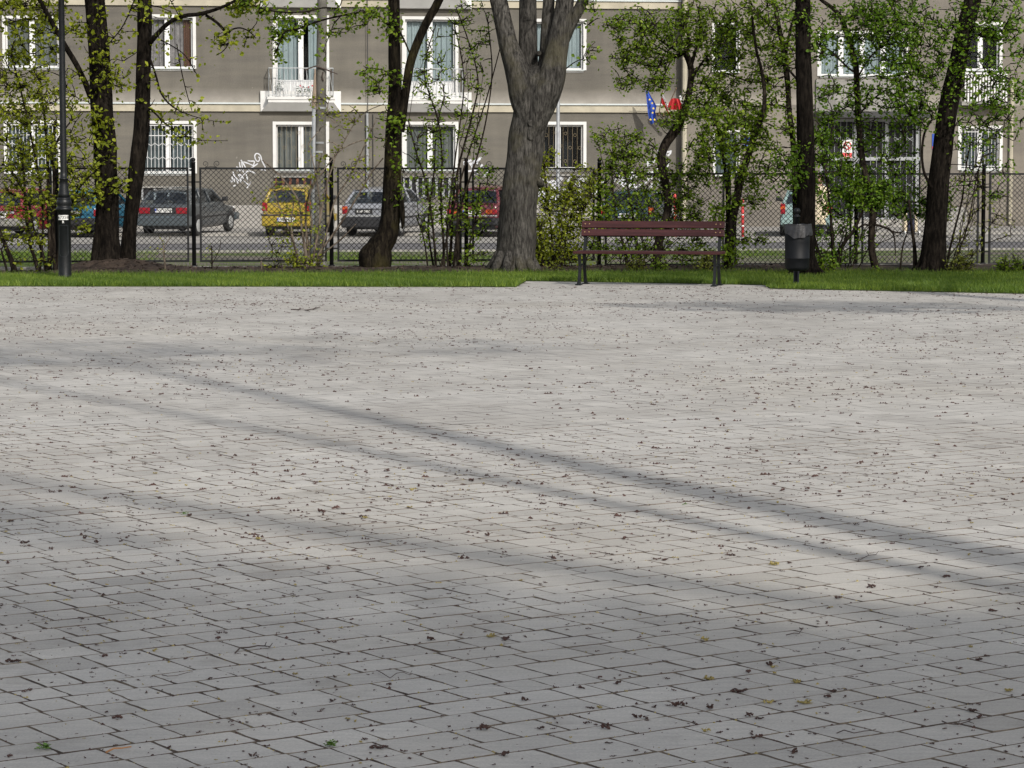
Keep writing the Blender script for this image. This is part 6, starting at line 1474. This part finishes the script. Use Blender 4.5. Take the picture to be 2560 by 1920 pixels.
# ------------------------------------------------------------------ park trees off the frame whose shadows cross the paving
def offtree(label, stems, crowns, leaf, seed, n_leaf):
    base = Vector(stems[0][0][0]); s = Plant('tree', label, 'tree', base, M['bark_dark'], M['L_mid'], seed, leaf, 'park trees behind the camera')
    for st in stems: s.mb.tube([(Vector(p), r) for p, r in st], 12); s.nodes += [(Vector(p), r) for p, r in st]
    g = s.g
    for (c, r, n) in crowns:
        for _ in range(n):
            while True:
                a = Vector((g.uniform(-1, 1), g.uniform(-1, 1), g.uniform(-1, 1)))
                if a.length < 1: break
            s.spray(Vector((c[0] + a.x * r[0], c[1] + a.y * r[1], c[2] + a.z * r[2])), n_leaf)
    s.done()
def at_shadow(x, y, z): return (x + .627 * z, y - 1.344 * z, z)
bx, by = 5.40, 2.0
offtree('tall forked tree right of the camera whose trunks shade the paving', [[((bx, by, -.02), .27), ((bx, by, 1.2), .23), ((bx, by, 4), .18), ((bx - .02, by, 8), .135), ((bx + .02, by, 11), .10), ((bx, by, 14.5), .06)],
    [((bx, by, 1.6), .13), ((bx - .28, by, 3.2), .10), ((bx - .6, by, 6.4), .07), ((bx - .86, by, 9.2), .062), ((bx - 1.42, by, 12.2), .055), ((bx - 1.9, by + .1, 14), .04)]],
    [(at_shadow(-3.6, 21.2, 14.5), (2.2, 1.2, 1.0), 150), (at_shadow(-5.4, 20.5, 14), (1.8, 1.2, 1.0), 70), (at_shadow(-1.0, 22.6, 15), (1.6, 1.2, .8), 60)], .12, 51, 8)
c1, c2, c3, c4b, c5 = at_shadow(-3.4, 10.2, 13), at_shadow(-.7, 7.3, 12.5), at_shadow(1.6, 6.2, 12), at_shadow(2.6, 8.0, 12.6), at_shadow(-2.5, 6.0, 12)
c6, c7 = at_shadow(-1.2, 5.2, 12), at_shadow(2.6, 6.6, 12.2)
l1, l2, l3, l4 = at_shadow(2.6, 7.3, 11.5), at_shadow(1.2, 8.4, 12), at_shadow(-.5, 10.1, 12.3), at_shadow(-3.6, 13.6, 12.6)
tb = (7.6, -9.5, -.02)
offtree('broad crowned tree behind the camera shading the near paving', [[(tb, .3), ((7.6, -9.5, 3), .24), ((7.5, -9.4, 8), .17), ((7.4, -9.4, 12.5), .08)], [((7.6, -9.5, 5), .13), ((6.4, -9.0, 8.5), .09), (c1, .04)], [((7.5, -9.4, 8.5), .17), (l1, .15), (l2, .14), (l3, .12), (l4, .05)], [((7.6, -9.5, 6), .12), ((8.4, -9.2, 9), .08), (c3, .04)], [((7.5, -9.4, 8), .10), ((8.6, -9.0, 10.5), .07), (c4b, .04)]],
    [(c1, (1.9, 1.7, 1.3), 480), (c2, (2.0, 1.6, 1.3), 680), (c3, (1.6, 1.5, 1.2), 540), (c4b, (1.2, 1.0, .8), 200), (c5, (1.6, 1.5, 1.2), 300), (c6, (1.8, 1.3, 1.0), 480), (c7, (1.6, 1.3, 1.0), 420)], .12, 52, 8)
k1, k2, k3 = at_shadow(3.4, 29.3, 7.5), at_shadow(3.6, 38.5, 12), at_shadow(7.5, 37.5, 12)
offtree('tall tree off to the right whose crown shades the bench and bin', [[((10.3, 21.5, -.02), .26), ((10.3, 21.5, 4), .2), ((10.4, 21.8, 9), .14), ((10.8, 22.2, 13.5), .05)], [((10.3, 21.5, 3.5), .11), ((9.4, 20.6, 6), .08), (k1, .04)], [((10.4, 21.8, 8), .1), ((11, 22.2, 10.5), .07), (k2, .03)], [((10.4, 21.8, 8), .1), ((13, 21.8, 11), .07), (k3, .03)]],
    [(k1, (2.4, .7, 1.0), 260), (k2, (3.4, 2.2, 1.8), 560), (k3, (3.0, 2.2, 1.8), 480)], .12, 53, 8)
# ------------------------------------------------------------------ fallen flowers, twigs and sprigs on the paving
def lump(seed, size, k=None):
    r = random.Random(seed); mb = MB(); k = k or r.randint(4, 10); p = Vector((0, 0, 0)); ax = r.uniform(0, 6.28)
    for i in range(k):
        bm = bmesh.new(); bmesh.ops.create_icosphere(bm, subdivisions=1, radius=1); Mr = Euler((r.uniform(-.5, .5), r.uniform(-.5, .5), r.uniform(0, 3.14))).to_matrix()
        sx = size * r.uniform(.18, .42); sy = size * r.uniform(.10, .22); sz = size * r.uniform(.08, .2)
        ax += r.gauss(0, .9); p = p + Vector((math.cos(ax), math.sin(ax), 0)) * size * r.uniform(.15, .4); zc = size * r.uniform(.08, .34)
        for v in bm.verts:
            q = Mr @ Vector((v.co.x * sx * r.uniform(.5, 1.4), v.co.y * sy * r.uniform(.5, 1.4), v.co.z * sz * r.uniform(.5, 1.4))); v.co = Vector((p.x + q.x, p.y + q.y, max(0.0, zc + q.z)))
        mb.bm(bm)
        if r.random() < .5: a = r.uniform(0, 6.28); mb.tube([(p + Vector((0, 0, zc)), size * .05), (p + Vector((math.cos(a), math.sin(a), 0)) * size * r.uniform(.4, .9) + Vector((0, 0, size * r.uniform(.05, .5))), size * .025)], 3)
    return mb
base_lumps = [lump(100 + i, .013).build('fallen_flower', M['pod'] if i % 6 else M['chaff']) for i in range(12)]
LAB = 'crumpled dark maroon fallen flower cluster lying on the grey paving'; LABY = 'yellowish fallen flower husk lying on the grey paving'
rr = random.Random(77); placed = []; k_ = 0
while k_ < 290:
    d = 5.4 + 7.5 * rr.random() ** 1.35; x = rr.uniform(-.21, .21) * d
    if rr.random() < .45 and placed: q = rr.choice(placed); x = q[0] + rr.gauss(0, .16); d = q[1] + rr.gauss(0, .22)
    if d < 5.3: continue
    if abs(x) > .205 * d: continue
    placed.append((x, d)); i = rr.randrange(12); b = base_lumps[i]
    o = b if k_ < 12 and i == k_ else b.copy()
    if o is not b: COL.objects.link(o)
    o.location = (x, d, .001); o.rotation_euler = (0, 0, rr.uniform(0, 6.28)); s_ = rr.choice([.55, .65, .75, .85, 1.0, 1.15, 1.35, 1.6, 1.9]); o.scale = (s_, s_, s_ * rr.uniform(.8, 1.3))
    tag(o, LAB if i % 6 else LABY, 'fallen flower', 'fallen flowers on the paving'); k_ += 1
for i, b in enumerate(base_lumps):
    if b.location.length < .1: b.location = (rr.uniform(-1, 1), 6.3 + rr.random() * 2, .001); b.rotation_euler = (0, 0, i); tag(b, LAB if i % 6 else LABY, 'fallen flower', 'fallen flowers on the paving')
def debris(name, n, lo, hi, s0, s1, mat, label, seed, joint=0.0):
    g = np.random.default_rng(seed); V = []; F = []
    oc = np.array([(1, 0, 0), (0, 1, 0), (-1, 0, 0), (0, -1, 0), (0, 0, 1)], float); of = [(0, 1, 4), (1, 2, 4), (2, 3, 4), (3, 0, 4)]
    # distances so that the density per square metre is even, with drifts
    d2 = g.uniform(lo * lo, hi * hi, n * 2); d = np.sqrt(d2); x = g.uniform(-.235, .235, n * 2) * d
    dens = .55 + .45 * np.sin(x * .9 + d * .35) * np.sin(d * .8 - x * .5 + 1); k = g.uniform(0, 1, n * 2) < dens; d = d[k][:n]; x = x[k][:n]
    ey = np.interp(x, [p.x for p in edge], [p.y for p in edge]); ok = d < ey - .05; d = d[ok]; x = x[ok]
    for i in range(len(d)):
        m = g.integers(1, 4); ax = g.uniform(0, 3.14); sz = g.uniform(s0, s1) * (g.uniform(.5, 1) if g.uniform() < .7 else 1.3)
        for j in range(m):
            v = oc * g.uniform(.5, 1.2, (5, 1)); rot = g.uniform(0, 3.14); c, s = math.cos(rot), math.sin(rot)
            vx = v[:, 0] * sz * .6; vy = v[:, 1] * sz * .32; off = (j - (m - 1) / 2) * sz * .7
            X = x[i] + vx * c - vy * s + off * math.cos(ax); Yy = d[i] + vx * s + vy * c + off * math.sin(ax); Z = .0005 + v[:, 2] * sz * .42
            q = len(V); V += list(zip(X.tolist(), Yy.tolist(), Z.tolist())); F += [tuple(q + a for a in f) for f in of]
    mb = MB(); mb.v = V; mb.f = F; mb.m = [0] * len(F); o = mb.build(name, mat); o['kind'] = 'stuff'; tag(o, label, 'litter'); return o
debris('scattered_flowers', 11000, 9.5, 35.0, .008, .020, M['pod'], 'thousands of small dark fallen flowers strewn over the far paving', 1)
debris('flower_crumbs', 2600, 5.2, 15, .002, .008, M['pod'], 'dark crumbs of fallen flowers on the near paving', 2)
debris('yellow_chaff', 1700, 5.2, 24.0, .004, .010, M['chaff'], 'pale yellow chaff sprinkled among the fallen flowers', 3)
def bits():
    g = random.Random(15); mb = MB(); src = [lump(300 + i, .011) for i in range(10)]; cl = []
    for _ in range(1500):
        d = 5.3 + 8.2 * g.random() ** 1.2; x = g.uniform(-.225, .225) * d
        if g.random() < .5 and cl: q = g.choice(cl); x, d = q[0] + g.gauss(0, .12), q[1] + g.gauss(0, .2)
        cl.append((x, d)); m = g.choice(src); a = g.uniform(0, 6.28); c, s_, k = math.cos(a), math.sin(a), g.uniform(.25, .95); i0 = len(mb.v)
        mb.v += [(x + k * (v[0] * c - v[1] * s_), d + k * (v[0] * s_ + v[1] * c), .001 + k * v[2]) for v in m.v]; mb.f += [tuple(i0 + i for i in f) for f in m.f]; mb.m += [0] * len(m.f)
    o = mb.build('flower_litter', M['pod'], smooth=False); o['kind'] = 'stuff'; tag(o, 'smaller maroon flower litter gathered in loose drifts on the near paving', 'litter')
bits()
def jointdirt():
    g = random.Random(19); mb = MB(); tone = 0
    for _ in range(14000):
        a, b, ln, h = g.choice(JOINTS)
        if math.sin(a * 2.1 + b * 1.3) * math.sin(b * 1.9 - a * .7) < g.uniform(-.9, .5): continue
        if g.random() < .6: p = VA * (a + ln * g.random()) + VB * (b + g.gauss(0, .0035))
        else: p = VA * (a + g.gauss(0, .0035)) + VB * (b + h * g.random())
        r_ = g.uniform(.0018, .0062) * (1.6 if g.random() < .12 else 1); k = g.uniform(0, 6.28); n = 4; i0 = len(mb.v); el = g.uniform(.35, 1)
        for q in range(n): an = k + q * math.pi / 2; x, y = r_ * math.cos(q * math.pi / 2) , r_ * el * math.sin(q * math.pi / 2); mb.v.append((p.x + x * math.cos(k) - y * math.sin(k), p.y + x * math.sin(k) + y * math.cos(k), -.0015))
        mb.v.append((p.x, p.y, r_ * g.uniform(.35, .8))); m = 1 if g.random() < .3 else 0
        for q in range(n): mb.f.append((i0 + q, i0 + (q + 1) % n, i0 + 4)); mb.m.append(m)
    o = mb.build('joint_debris', [M['pod'], M['chaff']]); o['kind'] = 'stuff'; tag(o, 'brown and straw coloured crumbs caught in the joints of the near paving', 'litter')
jointdirt()
def twig(label, pts, r0, mat, name='fallen_twig', side=()):
    base = gnd(*pts[0]); o_ = empty(name, base); tag(o_, label, 'twig', None); mb = MB(); n = len(pts)
    P = []
    for i, p in enumerate(pts): g = gnd(*p); P.append((Vector((g.x - base.x, g.y - base.y, .004 + r0 + (.006 * math.sin(i * 1.7) if 0 < i < n - 1 else 0) ** 2 * 100)), r0 * (1 - .5 * i / n)))
    mb.tube(P, 6)
    for (i, dx, dy) in side:
        g = gnd(pts[i][0] + dx, pts[i][1] + dy); mb.tube([P[i], (Vector((g.x - base.x, g.y - base.y, .012)), r0 * .5)], 5)
    mb.build('stem', mat, o_); return o_, P
twig('dark curved twig with a knobbly end lying left of centre on the paving', [(588, 1638), (600, 1628), (622, 1624), (645, 1622), (662, 1621), (675, 1622)], .0026, M['twig'], side=((4, 4, -6), (4, 8, 5), (5, 6, -4), (5, -3, 6)))
twig('long thin wavy twig lying near the middle of the lower paving', [(942, 1680), (955, 1690), (975, 1700), (992, 1690), (1008, 1686), (1024, 1692)], .0014, M['twig'], side=((5, 6, -5), (5, 7, 3)))
twig('bent forked twig lying on the right of the paving', [(2138, 1400), (2150, 1406), (2160, 1398), (2172, 1394), (2190, 1390)], .0018, M['twig'], side=((3, -6, -8), (4, 6, -4), (2, -14, 6)))
twig('twig with a curled tip near the lower right of the paving', [(1965, 1592), (1985, 1590), (1998, 1588), (2005, 1580), (2008, 1572)], .0016, M['twig'])
twig('long grassy twig near the lower right edge of the paving', [(2355, 1808), (2370, 1818), (2395, 1817), (2420, 1812), (2438, 1800)], .0018, M['twig'], side=((3, 14, 8), (2, 6, -8)))
twig('thin arched twig near the bottom right of the paving', [(2092, 1838), (2110, 1834), (2135, 1838), (2160, 1836), (2180, 1832), (2190, 1828)], .0015, M['twig'])
twig('broken branch lying far off on the paving left of the forked tree', [(728, 776), (745, 777), (765, 778), (785, 775), (800, 770)], .007, M['twig'], side=((1, 8, -4), (2, 10, 3), (3, 6, -5)))
twig('orange splinter of wood at the lower left of the paving', [(266, 1887), (285, 1881), (305, 1877), (328, 1873)], .0026, M['stick'], 'wood_splinter')
twig('short orange brown splinter in the middle of the paving', [(405, 1692), (420, 1698), (440, 1694), (470, 1688), (482, 1684)], .0014, M['twig'])
def sprig(label, px, py, wd, n, mat, name='green_sprig'):
    b = gnd(px, py); o_ = empty(name, b); tag(o_, label, 'leaf', None); mb = MB(); r = random.Random(int(px))
    for i in range(n):
        a = r.uniform(0, 6.28); L = wd * r.uniform(.4, 1); p = Vector((r.gauss(0, wd * .35), r.gauss(0, wd * .3), .002 + abs(r.gauss(0, .004)))); d = Vector((math.cos(a), math.sin(a), r.uniform(.0, .7))).normalized(); s_ = d.cross(Vector((0, 0, 1))).normalized() * L * .3
        mb.face([p, p + d * L * .5 + s_ + Vector((0, 0, .003)), p + d * L, p + d * L * .5 - s_ + Vector((0, 0, .003))])
    mb.tube([(Vector((-wd, 0, .003)), .0012), (Vector((wd * .6, wd * .2, .006)), .001)], 4); mb.build('leaves', mat, o_)
sprig('bright green mossy sprig near the bottom left of centre', 826, 1866, .014, 70, M['sprig']); sprig('two green leaflets lying left on the paving', 462, 1287, .016, 10, M['sprig']); sprig('flat green leaf spray at the bottom left corner of the paving', 108, 1874, .022, 14, M['sprig']); sprig('small green leaf in front of the far shadow streak', 1712, 1263, .012, 6, M['sprig'])
